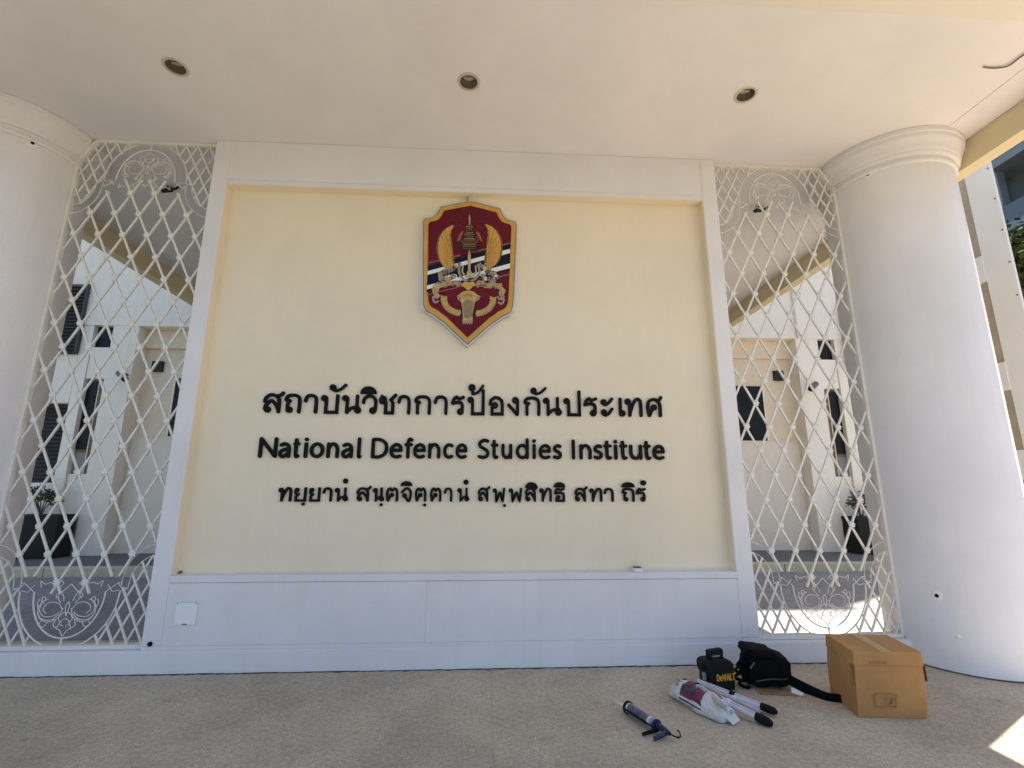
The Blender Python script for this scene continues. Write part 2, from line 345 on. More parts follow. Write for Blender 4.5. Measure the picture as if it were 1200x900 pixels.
lf = thing('ledge_fitting', 'small white cable fitting sitting on the panel ledge', 'fitting', (fx[0], 0.02, PZ0))
build('clamp', MB().box(fx[0]-0.035, fx[0]+0.035, 0.012, 0.055, PZ0+0.001, PZ0+0.026), WHITE, lf, bevel=0.004)
build('cap', MB().box(fx[0]-0.028, fx[0]+0.022, 0.016, 0.052, PZ0+0.0265, PZ0+0.034), mat('brown_metal', (0.12, 0.09, 0.06), 0.6, 0.3), lf, bevel=0.002)
tag(build('ledge_screw', MB().disc(-1.925, PZ0+0.012, 0.008, 0.06, 0.081, 10), mat('brown_metal', (0.1, 0.1, 0.1)), loc=(-1.925, 0.1, PZ0)), 'tiny dark screw at the lower left corner of the cream panel', 'screw')

# ------------------------------------------------------------------ columns
CX, CY, CR = 3.624, 0.06, 0.46
for s in (-1, 1):
    t = thing('round_column', 'thick white round column left of the left gate' if s < 0 else 'thick white round column right of the right gate, behind the cardboard box', 'column', (s*CX, CY, 0), 'round columns')
    build('shaft', MB().lathe((s*CX, CY, 0), [(CR+0.004, -0.02), (CR+0.004, 0.02), (CR, 0.025), (CR, 3.70)], 96, True), WHITE, t, True)
    build('dirt_line', MB().lathe((s*CX, CY, 0), [(CR+0.012, 0.0012), (CR+0.0055, 0.003), (CR+0.0052, 0.008)], 96, False), GRIME, t)
    prof = [(CR-0.01, 3.69), (CR+0.012, 3.692), (CR+0.018, 3.70), (CR+0.020, 3.712), (CR+0.016, 3.724), (CR+0.010, 3.730), (CR+0.010, 3.748), (CR+0.034, 3.752), (CR+0.040, 3.760), (CR+0.040, 3.775),
            (CR+0.046, 3.782), (CR+0.050, 3.80), (CR+0.058, 3.825), (CR+0.070, 3.85), (CR+0.080, 3.862), (CR+0.084, 3.872), (CR+0.084, 3.90), (CR+0.092, 3.906), (CR+0.092, ZC-0.002)]
    build('capital', MB().lathe((s*CX, CY, 0), prof, 96, False), CEIL, t, True)
    if s > 0: spots = [(1017, 205, 0.010), (1098, 698, 0.011), (1123, 746, 0.005)]
    else: spots = [(38, 168, 0.011)]
    for (qx, qy, r) in spots:
        d = FF+RR*(qx-600)/FPX-UU*(qy-450)/FPX
        # ray-cylinder
        ox, oy = CAM[0]-s*CX, CAM[1]-CY; a = d[0]**2+d[1]**2; b = ox*d[0]+oy*d[1]; c = ox*ox+oy*oy-CR*CR
        tt = (-b-math.sqrt(max(b*b-a*c, 0)))/a; P = Vector(CAM+d*tt); nn = Vector((P.x-s*CX, P.y-CY, 0)).normalized()
        rot = nn.to_track_quat('Z', 'Y').to_matrix()
        pl = build('bolt_cover', MB().lathe(P-nn*0.004, [(r*3.0, 0), (r*2.7, 0.006), (r*1.4, 0.009)], 16, True, rot=rot), mat('filler_white', (0.83, 0.82, 0.78), 0.8, 0.05), t, True)
        if r > 0.006: build('bolt_hole', MB().lathe(P+nn*0.004, [(r*1.1, 0), (r*1.0, 0.007)], 12, True, rot=rot), BLACK, pl)

# ------------------------------------------------------------------ lattice gates
GX0, GX1, GZ0, GZ1 = 2.072, 3.162, 0.141, ZC-0.004
GH = (GX1-GX0)/2; GC = (GX0+GX1)/2
PITX, PITZ = 0.1832, 0.1826
ZSUM = GZ0+GZ1
def zb(u):            # lower edge of the dense corner lattice (upper half)
    if u < 0.325: return 3.585+0.352*math.sqrt(max(0, 1-(u/0.325)**2))
    if u < 0.375: return 3.56
    e = GH-u
    return 3.55-1.15*math.sqrt(max(0, 0.175**2-e*e)) if e < 0.175 else 3.56
def zs(u):            # upper edge of the open lattice
    if u < 0.228: return 3.60
    if u < 0.33: return 3.49
    e = GH-u
    return 3.52-1.15*math.sqrt(max(0, 0.215**2-e*e)) if e < 0.215 else 3.50
def inside(xc, z):
    if not (GX0+0.012 < xc < GX1-0.012 and GZ0+0.02 < z < GZ1-0.012): return False
    return (xc-3.036)/0.124+(z-3.745)/0.195 < 1.0 or z < 3.745      # chamfer by the capital
def in_dense(xc, z):
    u = abs(xc-GC); zz = z if z > ZSUM/2 else ZSUM-z
    return inside(xc, z) and zz > zb(u)
def in_open(xc, z):
    u = abs(xc-GC); zz = z if z > ZSUM/2 else ZSUM-z
    return inside(xc, z) and zz < zs(u)
def bar_segments(px, off, sgn, test):
    """runs of the line x = GC+off+sgn*(z-3.475)*px/PITZ/... inside a region"""
    out = []; run = []; n = 1300
    for i in range(n+1):
        z = GZ0+(GZ1-GZ0)*i/n; xc = GC+off+sgn*(z-3.475)*(PITX/2)/PITZ
        if test(xc, z): run.append((xc, z))
        else:
            if len(run) > 8: out.append((run[0], run[-1]))
            run = []
    if len(run) > 8: out.append((run[0], run[-1]))
    return out
def spiral(cx, cz, r0, r1, a0, a1, n=22):
    return [(cx+(r0+(r1-r0)*i/n)*math.cos(a0+(a1-a0)*i/n), cz+(r0+(r1-r0)*i/n)*math.sin(a0+(a1-a0)*i/n)) for i in range(n+1)]
def arc(cx, cz, rx, rz, a0, a1, n=24):
    return [(cx+rx*math.cos(math.radians(a0+(a1-a0)*i/n)), cz+rz*math.sin(math.radians(a0+(a1-a0)*i/n))) for i in range(n+1)]
# ornament strokes in (u from the gate centre, height above the arch springing)
ORN = []
def both(p): ORN.append(p); ORN.append([(-a, b) for a, b in p])
ORN.append(arc(0, 0, 0.228, 0.285, 0, 180, 40)); ORN.append(arc(0, 0, 0.320, 0.349, 0, 180, 48))
ORN.append([(0, 0.285), (0, 0.35)])
both(arc(GH, -0.035, 0.175, 0.200, 180, 268, 18)); both(arc(GH, -0.055, 0.222, 0.250, 176, 266, 18))
both([(0.228, 0), (0.30, -0.055), (0.325, -0.06)]); both([(0.320, 0), (0.345, -0.02), (0.375, -0.03)])
both([(0.235, -0.045), (0.27, 0.0), (0.315, -0.01)]); both([(0.30, -0.055), (0.33, -0.02), (0.372, -0.015)])
both(smooth_pts([(0.03, 0.11), (0.055, 0.075), (0.10, 0.062), (0.14, 0.08), (0.15, 0.11), (0.128, 0.132)], 4))
for dv in (0.0, 0.02): both(smooth_pts([(0.045, 0.125+dv*0.6), (0.085, 0.150+dv), (0.14, 0.150+dv), (0.172+dv*0.4, 0.115+dv), (0.168+dv*0.6, 0.07+dv*0.5)], 4))
both(smooth_pts([(0.15, 0.07), (0.17, 0.055), (0.165, 0.03), (0.145, 0.04), (0.15, 0.055)], 4)); both(smooth_pts([(0.182, 0.105), (0.195, 0.07), (0.185, 0.045)], 4))
both(smooth_pts([(0.045, 0.07), (0.07, 0.035), (0.06, 0.005), (0.085, 0.015), (0.075, 0.04)], 4)); both(smooth_pts([(0.01, 0.21), (0.03, 0.20), (0.02, 0.175), (0.0, 0.165)], 4))
both(smooth_pts([(0.026, 0.10), (0.05, 0.16), (0.11, 0.185), (0.165, 0.16), (0.182, 0.105), (0.165, 0.06), (0.13, 0.045)], 5))
both(smooth_pts([(0, 0.275), (0.025, 0.235), (0.045, 0.225), (0.03, 0.19), (0.045, 0.165), (0.02, 0.13), (0.0, 0.13)], 4))
both(smooth_pts([(0.045, 0.225), (0.07, 0.205), (0.062, 0.175), (0.085, 0.17)], 4))
both(smooth_pts([(0.0, 0.06), (0.012, 0.085), (0.008, 0.12), (0.0, 0.15)], 4))
both(smooth_pts([(0.0, -0.05), (0.03, -0.02), (0.05, 0.0), (0.035, 0.03), (0.03, 0.055)], 4))
both(smooth_pts([(0.05, 0.0), (0.085, -0.03), (0.075, -0.07), (0.05, -0.055), (0.07, -0.04)], 4))
both(smooth_pts([(0.085, -0.03), (0.13, -0.06), (0.17, -0.05), (0.20, -0.07), (0.19, -0.03)], 4))
both(smooth_pts([(0.11, 0.185), (0.13, 0.215), (0.16, 0.20), (0.15, 0.18)], 4))
ROS = None
def rosette_mesh():
    vs = [(0, -0.008, 0)]; fs = []
    for i in range(16):
        a = 2*math.pi*i/16; r = 0.029 if i % 2 == 0 else 0.022
        vs.append((0.6*r*math.cos(a), -0.0065, 0.6*r*math.sin(a)))
    for i in range(16):
        a = 2*math.pi*i/16; r = 0.029 if i % 2 == 0 else 0.021
        vs.append((r*math.cos(a), 0.0, r*math.sin(a)))
    for i in range(16):
        j = (i+1) % 16; fs += [(0, 1+j, 1+i), (1+i, 1+j, 17+j, 17+i)]
    me = bpy.data.meshes.new('rosette'); me.from_pydata(vs, [], fs); me.materials.append(GATEW); return me
ROS = rosette_mesh()
for s in (-1, 1):
    side = 'left' if s < 0 else 'right'
    t = thing('lattice_gate', 'tall white diamond lattice gate beside the '+side+' column', 'gate', (s*GC, 0.06, GZ0), 'white lattice gates')
    YA, YB = 0.052, 0.064
    frame = [(GX0+0.010, GZ0+0.014), (GX1-0.010, GZ0+0.014), (GX1-0.012, 3.745), (3.036, GZ1-0.012), (GX0+0.010, GZ1-0.012)]
    for i in range(5):
        a, b = frame[i], frame[(i+1) % 5]
        nm = ['bottom_rail', 'column_stile', 'corner_rail', 'top_rail', 'wall_stile'][i]
        build(nm, MB().ribbon([(s*a[0], a[1]), (s*b[0], b[1])], 0.0125, 0.040+0.0004*i, 0.078, False), GATEW, t)
    nb = 0
    for fam, Y in ((1, YA), (-1, YB)):
        for k in range(-30, 31):
            off = (k+0.5)*PITX
            for (a, b) in bar_segments(PITX, off, fam, in_open):
                if math.hypot(a[0]-b[0], a[1]-b[1]) < 0.06: continue
                build('lattice_bar', MB().ribbon([(s*a[0], a[1]), (s*b[0], b[1])], 0.0068, Y, Y+0.0115, False), GATEW, t)
        for k in range(-60, 61):
            off = (k+0.5)*PITX/2
            for (a, b) in bar_segments(PITX, off, fam, in_dense):
                if math.hypot(a[0]-b[0], a[1]-b[1]) < 0.03: continue
                build('corner_bar', MB().ribbon([(s*a[0], a[1]), (s*b[0], b[1])], 0.0058, Y+0.0004, Y+0.0105, False), GATEW, t)
    for row in range(0, 17):
        z = 3.475-row*PITZ
        for k in range(-4, 5):
            xc = GC+(k+0.5)*PITX if row % 2 == 0 else GC+k*PITX
            if not (GX0+0.05 < xc < GX1-0.05): continue
            if not (in_open(xc, z+0.015) and in_open(xc, z-0.015)): continue
            o = bpy.data.objects.new('rosette', ROS); COL.objects.link(o); o.parent = t
            o.location = (s*xc-s*GC, 0.050-0.06, z-GZ0); o.rotation_euler = (0, random.uniform(-0.2, 0.2), 0)
    for top in (1, -1):
        zc = 3.588 if top > 0 else ZSUM-3.588
        orn = build('scroll_ornament', MB().tube([(s*GC, 0.06, zc+top*0.285), (s*GC, 0.06, zc+top*0.345)], 0.006, 6), GATEW, t)
        for p in ORN:
            thick = 0.0048 if len(p) > 36 else 0.0024
            build('scroll', MB().tube([(s*GC+a, 0.061, zc+top*b) for a, b in p], thick, 6), GATEW, orn, True)

# ------------------------------------------------------------------ lettering
def loopc(cx, cz, r): return ('o', cx, cz, r)
TH = {
 'so_suea': [[(0,.60),(.05,.82),(.28,1),(.55,.97),(.78,.78),(.82,.5),(.82,0)], [(.04,.18),(.08,.38),(.36,.66),(.62,.45),(.80,.12)], loopc(.19,.13,.11), [(.62,.93),(.85,.98),(1,1.13)]],
 'tho_thung': [[(.17,.17),(.17,.50),(.30,.66)], [(.30,.66),(.03,.72),(.14,.93),(.45,1),(.82,.95),(1,.70),(1,0)], loopc(.30,.13,.11)],
 'aa': [[(0,.66),(.14,.92),(.5,1),(.86,.92),(1,.68),(1,0)]],
 'bo': [loopc(.14,.84,.11), [(.28,.84),(.28,0),(1,0),(1,1)]],
 'po': [loopc(.14,.84,.11), [(.28,.84),(.28,0),(1,0),(1,1.42)]],
 'no': [loopc(.13,.85,.11), [(.26,.85),(.26,0.0)], [(.26,.03),(.55,.26),(.93,.34)], loopc(.92,.14,.12), [(.86,.25),(.86,1)]],
 'wo': [[(0,.60),(.06,.82),(.35,1),(.70,.98),(1,.72),(1,.14)], loopc(.80,.13,.12)],
 'cho': [loopc(.15,.72,.12), [(.02,.78),(.12,.98),(.30,.90),(.38,.55),(.38,0),(.84,0),(.84,.60),(.70,.78),(1,1.08)]],
 'ko': [[(.17,0),(.17,.52),(.30,.66)], [(.30,.66),(.03,.72),(.14,.93),(.5,1),(.86,.93),(1,.68),(1,0)]],
 'ro': [[(1,1),(.62,.90),(.36,1),(.12,.86),(0,.62)], [(0,.62),(.55,.68),(.88,.58),(.92,.14)], loopc(.74,.12,.12)],
 'o': [[(0,.60),(.06,.82),(.35,1),(.68,.98),(.95,.82),(1,.55),(1,0),(.16,0),(.16,.40)], loopc(.38,.52,.12)],
 'ngo': [loopc(.70,.85,.12), [(.92,.85),(.92,.06),(.80,0)], [(.82,.02),(0,.56)]],
 'a': [loopc(.20,.80,.10), [(.12,.72),(.38,.64),(.66,.74),(1,1)], loopc(.20,.18,.10), [(.12,.08),(.38,0),(.66,.10),(1,.38)]],
 'e': [[(.30,1),(.30,.15)], loopc(.62,.12,.12)],
 'tho': [loopc(.13,.85,.11), [(.25,.85),(.25,0)], [(.25,.12),(.50,.72),(.72,1),(.93,.95),(1,.72),(1,0)]],
 'so_sala': [[(.10,0),(0,.50),(.12,.88),(.45,1),(.75,.90),(.90,.62),(.90,0)], [(.10,0),(.32,.40)], loopc(.44,.50,.11), [(.70,.93),(.88,.98),(1,1.13)]],
 'yo': [loopc(.18,.86,.10), [(.04,.80),(.10,.58),(.34,.52)], [(.34,.52),(.12,.34),(.12,0),(1,0),(1,1)]],
 'to': [[(.12,0),(0,.50),(.08,.86),(.28,1),(.50,.84),(.72,1),(.93,.86),(1,.55),(1,0)], [(.12,0),(.34,.38)], loopc(.46,.46,.10)],
 'jo': [loopc(.30,.42,.11), [(.42,.36),(.66,.02),(.88,.02),(1,.55),(.86,.90),(.48,1),(.0,.70)]],
 'pho': [loopc(.11,.85,.10), [(.22,.85),(.27,0),(.60,.66),(.86,0),(1,1)]],
 'tho_thong': [[(1,1),(.60,.90),(.34,1),(.10,.86),(0,.62)], [(0,.62),(.55,.68),(.95,.60),(1,.40),(1,0),(.15,0),(.15,.22)], loopc(.34,.30,.10)],
}
LA = {
 'N': [[(0,0),(0,1)], [(0,1),(1,0)], [(1,0),(1,1)]],
 'a': [[(.10,.64),(.42,.72),(.80,.64),(.95,.42),(.95,0)], [(.95,.40),(.45,.38),(.05,.24),(.12,.04),(.45,0),(.95,.20)]],
 't': [[(.36,.95),(.36,.22),(.58,0),(1,.02)], [(0,.72),(1,.72)]],
 'i': [[(.5,.72),(.5,0)], ('d', .5, .98)], 'l': [[(.32,1.03),(.32,.16),(.58,0),(1,.02)]],
 'o': [('e', .5, .36, .5, .36)], 'n': [[(0,.72),(0,0)], [(0,.48),(.30,.70),(.72,.70),(1,.45),(1,0)]],
 'D': [[(0,0),(0,1)], [(0,1),(.48,1),(.88,.82),(1,.5),(.88,.18),(.48,0),(0,0)]],
 'e': [[(.06,.38),(.98,.38)], [(.98,.38),(.88,.62),(.5,.72),(.12,.58),(0,.36),(.12,.10),(.5,0),(.92,.05)]],
 'f': [[(.40,0),(.40,.82),(.62,1.03),(1,1.0)], [(0,.72),(.92,.72)]],
 'c': [[(.95,.67),(.5,.72),(.1,.58),(0,.36),(.12,.12),(.5,0),(.95,.05)]],
 'S': [[(.92,.96),(.5,1),(.1,.86),(.12,.66),(.5,.52),(.90,.36),(.90,.12),(.5,0),(.02,.05)]],
 'u': [[(0,.72),(0,.25),(.28,.02),(.70,.04),(1,.28)], [(1,.72),(1,0)]],
 'd': [[(1,1.05),(1,0)], ('e', .5, .36, .5, .36)],
 's': [[(.90,.67),(.5,.72),(.1,.60),(.14,.44),(.5,.37),(.88,.26),(.88,.08),(.5,0),(.02,.05)]],
 'I': [[(.5,0),(.5,1)]],
}
YF, YBK = 0.061, 0.0785
def letter(parent, strokes, xl, xr, z0, H, hw, sharp=False, name='letter', yf=YF, yb=YBK, m=None, place=None):
    mb = MB(); w = xr-xl-2*hw
    if w < 0.004: xl = (xl+xr)/2-hw-0.002; w = 0.004
    def Q(u, v): return (xl+hw+u*w, z0+hw+v*(H-2*hw))
    for i, st in enumerate(strokes):
        yy = yf+0.0004*i
        if st[0] == 'o':
            x_, z_ = Q(st[1], st[2]); r = max(st[3]*H*0.86, hw*1.02); mb.ring(x_, z_, r, hw*0.88, yy, yb, 18)
        elif st[0] == 'e':
            x_, z_ = Q(st[1], st[2]); mb.ring(x_, z_, st[3]*w, hw, yy, yb, 28, rz=st[4]*(H-2*hw))
        elif st[0] == 'd':
            x_, z_ = Q(st[1], st[2]); mb.disc(x_, z_, hw*1.15, yy, yb, 16)
        else:
            p = [Q(*q) for q in st]
            if len(p) > 2 and not sharp:
                # keep right-angled corners, smooth the rest
                p = [tuple(v) for v in smooth_pts([Vector(q) for q in p], 5)] if not any(abs(st[j][0]-st[j-1][0]) < 1e-6 and abs(st[j+1][1]-st[j][1]) < 1e-6 and abs(st[j][1]) < 1e-6 for j in range(1, len(st)-1)) else p
            mb.ribbon(p, hw, yy, yb)
    if place: mb.xform(place)
    return build(name, mb, m or BLACK, parent)
def xs(px, py): return at(px, py, 1, 0.066)[0]
def zs_(px, py): return at(px, py, 1, 0.02)[2]
# line 1
Z1, H1, W1 = 1.7146, 0.150, 0.0120
ln = thing('thai_lettering', 'upper line of large raised black Thai letters on the cream panel', 'lettering', (0, YBK, Z1))
L1 = [('so_suea',300,52,215),('tho_thung',300,215,350),('aa',300,370,480),('bo',300,500,645),('no',300,665,818),('wo',300,825,945),('cho',300,955,1100),('aa',460,35,140),
      ('ko',460,165,300),('aa',460,320,430),('ro',460,455,565),('po',460,580,720),('o',460,750,870),('ngo',460,895,995),('ko',460,1020,1155),('no',620,105,252),('po',620,265,405),
      ('ro',620,425,535),('a',620,555,660),('e',620,690,752),('tho',620,745,885),('so_sala',620,915,1045)]
for n_, o_, a, b in L1: letter(ln, TH[n_], xs(o_+.15*a, 475), xs(o_+.15*b, 475), Z1, H1, W1)
def mark(parent, kind, xl, xr, z0, z1, hw):
    mb = MB(); w = xr-xl; h = z1-z0
    if kind == 'hanakat':
        r = max(hw*1.05, h*0.22); cx = xl+r+hw*0.6; cz = z0+h*0.50
        mb.ring(cx, cz, r, hw*0.9, YF, YBK, 16)
        mb.ribbon([tuple(v) for v in smooth_pts([(cx-r*0.2, cz-r), (cx+w*0.2, z0+hw*0.7), (xl+w*0.68, z0+h*0.35), (xr-hw*0.5, z1-hw)], 5)], hw*0.85, YF+0.0004, YBK)
    elif kind == 'tho':
        r = max(hw*1.05, h*0.2); cx = xl+r+hw*0.6; cz = z0+h*0.68
        mb.ring(cx, cz, r, hw*0.9, YF, YBK, 16)
        mb.ribbon([tuple(v) for v in smooth_pts([(cx+r, cz), (cx+r*0.2, z0+h*0.25), (cx+r*0.6, z0+hw*0.6), (xl+w*0.66, z0+h*0.3), (xr-hw*0.4, z1-hw)], 5)], hw*0.8, YF+0.0004, YBK)
    elif kind == 'i':
        pts = [(xl, z0)]+[(xl+w*(1-math.cos(math.pi*i/12))/2, z0+hw*0.8+(h-hw*0.8)*math.sin(math.pi*i/12)) for i in range(13)]+[(xr, z0)]
        mb.prism(pts, YF, YBK)
    elif kind == 'dot': mb.disc((xl+xr)/2, (z0+z1)/2, w/2, YF, YBK, 18, rz=h/2)
    return build('vowel_mark', mb, BLACK, parent)
def pxm(parent, kind, ox, oy, sc, x0, y0, x1, y1, hw):
    a = at(ox+x0*sc, oy+y1*sc, 1, 0.066); b = at(ox+x1*sc, oy+y0*sc, 1, 0.066); mark(parent, kind, a[0], b[0], a[2], b[2], hw)
pxm(ln, 'hanakat', 300, 445, .15, 575, 28, 710, 95, W1); pxm(ln, 'i', 300, 445, .15, 815, 52, 945, 110, W1)
pxm(ln, 'tho', 460, 445, .15, 595, 35, 712, 118, W1); pxm(ln, 'hanakat', 460, 445, .15, 1080, 55, 1200, 118, W1)
# line 2
Z2, H2, W2 = 1.3884, 0.151, 0.0124
ln = thing('english_lettering', 'middle line of raised black letters reading National Defence Studies Institute', 'lettering', (0, YBK, Z2))
A_, B_, C_ = (290, .14167), (430, .14167), (550, .2)
L2 = [('N',A_,92,245),('a',A_,255,360),('t',A_,375,432),('i',A_,465,500),('o',A_,515,635),('n',A_,655,757),('a',A_,775,877),('l',A_,903,945),('D',B_,35,175),('e',B_,187,297),('f',B_,307,382),
      ('e',B_,382,489),('n',B_,506,608),('c',B_,630,720),('e',B_,733,834),('S',C_,47,121),('t',C_,126,172),('u',C_,188,252),('d',C_,272,349),('i',C_,366,394),('e',C_,406,480),('s',C_,488,545),
      ('I',C_,597,623),('n',C_,645,716),('s',C_,726,784),('t',C_,787,835),('i',C_,844,872),('t',C_,880,926),('u',C_,938,1012),('t',C_,1020,1064),('e',C_,1073,1146)]
for n_, (o_, k_), a, b in L2: letter(ln, LA[n_], xs(o_+k_*a, 526), xs(o_+k_*b, 526), Z2, H2, W2)
# line 3
Z3, H3, W3 = 1.0805, 0.1023, 0.0086
ln = thing('thai_motto_lettering', 'lowest line of small raised black Thai letters on the cream panel', 'lettering', (0, YBK, Z3))
S3 = .20833
L3 = [('tho',310,75,152),('yo',310,163,235),('yo',310,247,313),('aa',310,325,380),('no',310,392,468),('so_suea',310,516,600),('no',310,608,670),('to',310,682,752),('jo',310,765,828),('to',310,845,910),
      ('to',310,930,995),('aa',310,1008,1057),('no',310,1083,1150),('so_suea',540,95,166),('pho',540,178,250),('pho',540,268,346),('so_suea',540,360,434),('tho',540,440,512),('tho_thong',540,525,586),
      ('so_suea',540,640,715),('tho',540,722,796),('aa',540,805,860),('tho_thung',540,905,977),('ro',540,985,1042)]
for n_, o_, a, b in L3: letter(ln, TH[n_], xs(o_+S3*a, 579), xs(o_+S3*b, 579), Z3, H3, W3)
for o_, cx, cy, k_ in [(310,455,42,'d'),(310,1133,48,'d'),(540,1027,52,'d'),(310,216,171,'p'),(310,655,175,'p'),(310,900,177,'p'),(540,246,180,'p')]:
    r = 15 if k_ == 'd' else 9
    pxm(ln, 'dot', o_, 555, S3, cx-r, cy-r, cx+r, cy+r, W3)
for o_, x0, y0, x1, y1 in [(310,765,42,831,70),(540,362,48,432,82),(540,523,48,587,78),(540,905,48,977,78)]: pxm(ln, 'i', o_, 555, S3, x0, y0, x1, y1, W3)

# ------------------------------------------------------------------ shield emblem
SILV = mat('emblem_silver', (0.60, 0.60, 0.62), 0.3, metal=0.7, var=0.1); GOLD = mat('emblem_gold', (0.60, 0.335, 0.07), 0.42, 0.12, 12, spec=0.3)
MARO = mat('emblem_maroon', (0.135, 0.008, 0.018), 0.45, 0.15, 5, spec=0.15); NAVY = mat('emblem_navy', (0.005, 0.008, 0.026), 0.45, 0.1, spec=0.15); EWHT = mat('emblem_white', (0.80, 0.79, 0.76), 0.35, 0.03)
BRON = mat('emblem_bronze', (0.040, 0.026, 0.014), 0.5, 0.3, 40, spec=0.2); PALE = mat('emblem_pale_gold', (0.50, 0.37, 0.17), 0.4, 0.25, 30); GREY = mat('emblem_filigree', (0.30, 0.28, 0.25), 0.4, 0.35, 50, spec=0.3)
def E1(a, b): p = at(490+.1*a, 235+.1*b, 1, -0.01); return (p[0], p[2])
def E2(a, b): p = at(490+.10554*a, 315+.10554*b, 1, -0.01); return (p[0], p[2])
em = thing('shield_emblem', 'maroon shield emblem with gold border, wings and white navy stripes', 'emblem', (0.0, 0.05, 2.24))
half = [(0, 3.470), (0.10, 3.448), (0.245, 3.412)]+[tuple(v) for v in smooth_pts([(0.245, 3.412), (0.268, 3.360), (0.305, 3.318), (0.372, 3.297)], 5)][1:]+[(0.372, 3.297), (0.384, 3.270)]
half += [(0.374, 2.95), (0.362, 2.64), (0.355, 2.555)]+[tuple(v) for v in smooth_pts([(0.350, 2.535), (0.325, 2.500), (0.27, 2.470), (0.232, 2.440), (0.195, 2.415)], 5)][1:]+[(0.0, 2.232)]
hh = [half[0]]
for q in half[1:]:
    if math.hypot(q[0]-hh[-1][0], q[1]-hh[-1][1]) > 0.009: hh.append(q)
half = hh; outl = half+[(-a, b) for a, b in half[::-1][1:-1]]
def inset(pts, d):
    n = len(pts); out = []
    ar = sum(pts[i][0]*pts[(i+1) % n][1]-pts[(i+1) % n][0]*pts[i][1] for i in range(n)); sg = 1 if ar > 0 else -1
    for i in range(n):
        p0, p1, p2 = Vector(pts[i-1]), Vector(pts[i]), Vector(pts[(i+1) % n]); d0 = (p1-p0); d1 = (p2-p1)
        d0 = d0.normalized() if d0.length > 1e-7 else d1.normalized(); d1 = d1.normalized() if d1.length > 1e-7 else d0
        n0 = Vector((-d0.y, d0.x))*sg; n1 = Vector((-d1.y, d1.x))*sg; b = (n0+n1).normalized(); q = p1+b*d/max(0.6, b.dot(n0)); out.append((q.x, q.y))
    return out
build('backing', MB().prism(outl, -0.004, 0.049), SILV, em)
build('black_edge', MB().prism(inset(outl, 0.010), -0.0065, 0.0), BLACK, em)
build('gold_border', MB().prism(inset(outl, 0.014), -0.0085, 0.0), GOLD, em)
field = [(x_*0.868, 2.302+(z_-2.232)*(1.118/1.238)) for x_, z_ in outl]
build('maroon_field', MB().prism(field, -0.0105, 0.0), MARO, em)
def fx_at(z, sgn):      # field half width at a height
    best = 0
    n = len(field)
    for i in range(n):
        (x0, z0), (x1, z1) = field[i], field[(i+1) % n]
        if (z0-z)*(z1-z) <= 0 and abs(z1-z0) > 1e-9:
            x_ = x0+(x1-x0)*(z-z0)/(z1-z0)
            if x_*sgn > best: best = x_*sgn
    return best*sgn
def band(name, la, lb, ra, rb, m, yy):
    a, b, c, d = E1(150, la), E1(150, lb), E1(1050, rb), E1(1050, ra); 
    xl, xr = fx_at(2.95, -1)+0.001, fx_at(2.95, 1)-0.001
    def Y(p, q, x_): return p[1]+(q[1]-p[1])*(x_-p[0])/(q[0]-p[0])
    build(name, MB().prism([(xl, Y(a, d, xl)), (xr, Y(a, d, xr)), (xr, Y(b, c, xr)), (xl, Y(b, c, xl))], yy, -0.0105), m, em)
band('flag_stripe', 700, 824, 468, 592, BRON if False else MARO, -0.0109)
band('navy_stripe', 760, 1060, 520, 820, NAVY, -0.0112)
band('white_stripe', 818, 862, 574, 624, EWHT, -0.0120); band('white_stripe', 985, 1030, 745, 800, EWHT, -0.0120)
band('flag_line', 718, 732, 498, 512, mat('emblem_mauve', (0.25, 0.09, 0.12), 0.4), -0.0120); band('flag_line', 1090, 1100, 862, 876, mat('emblem_mauve', (0.25, 0.09, 0.12)), -0.0120)
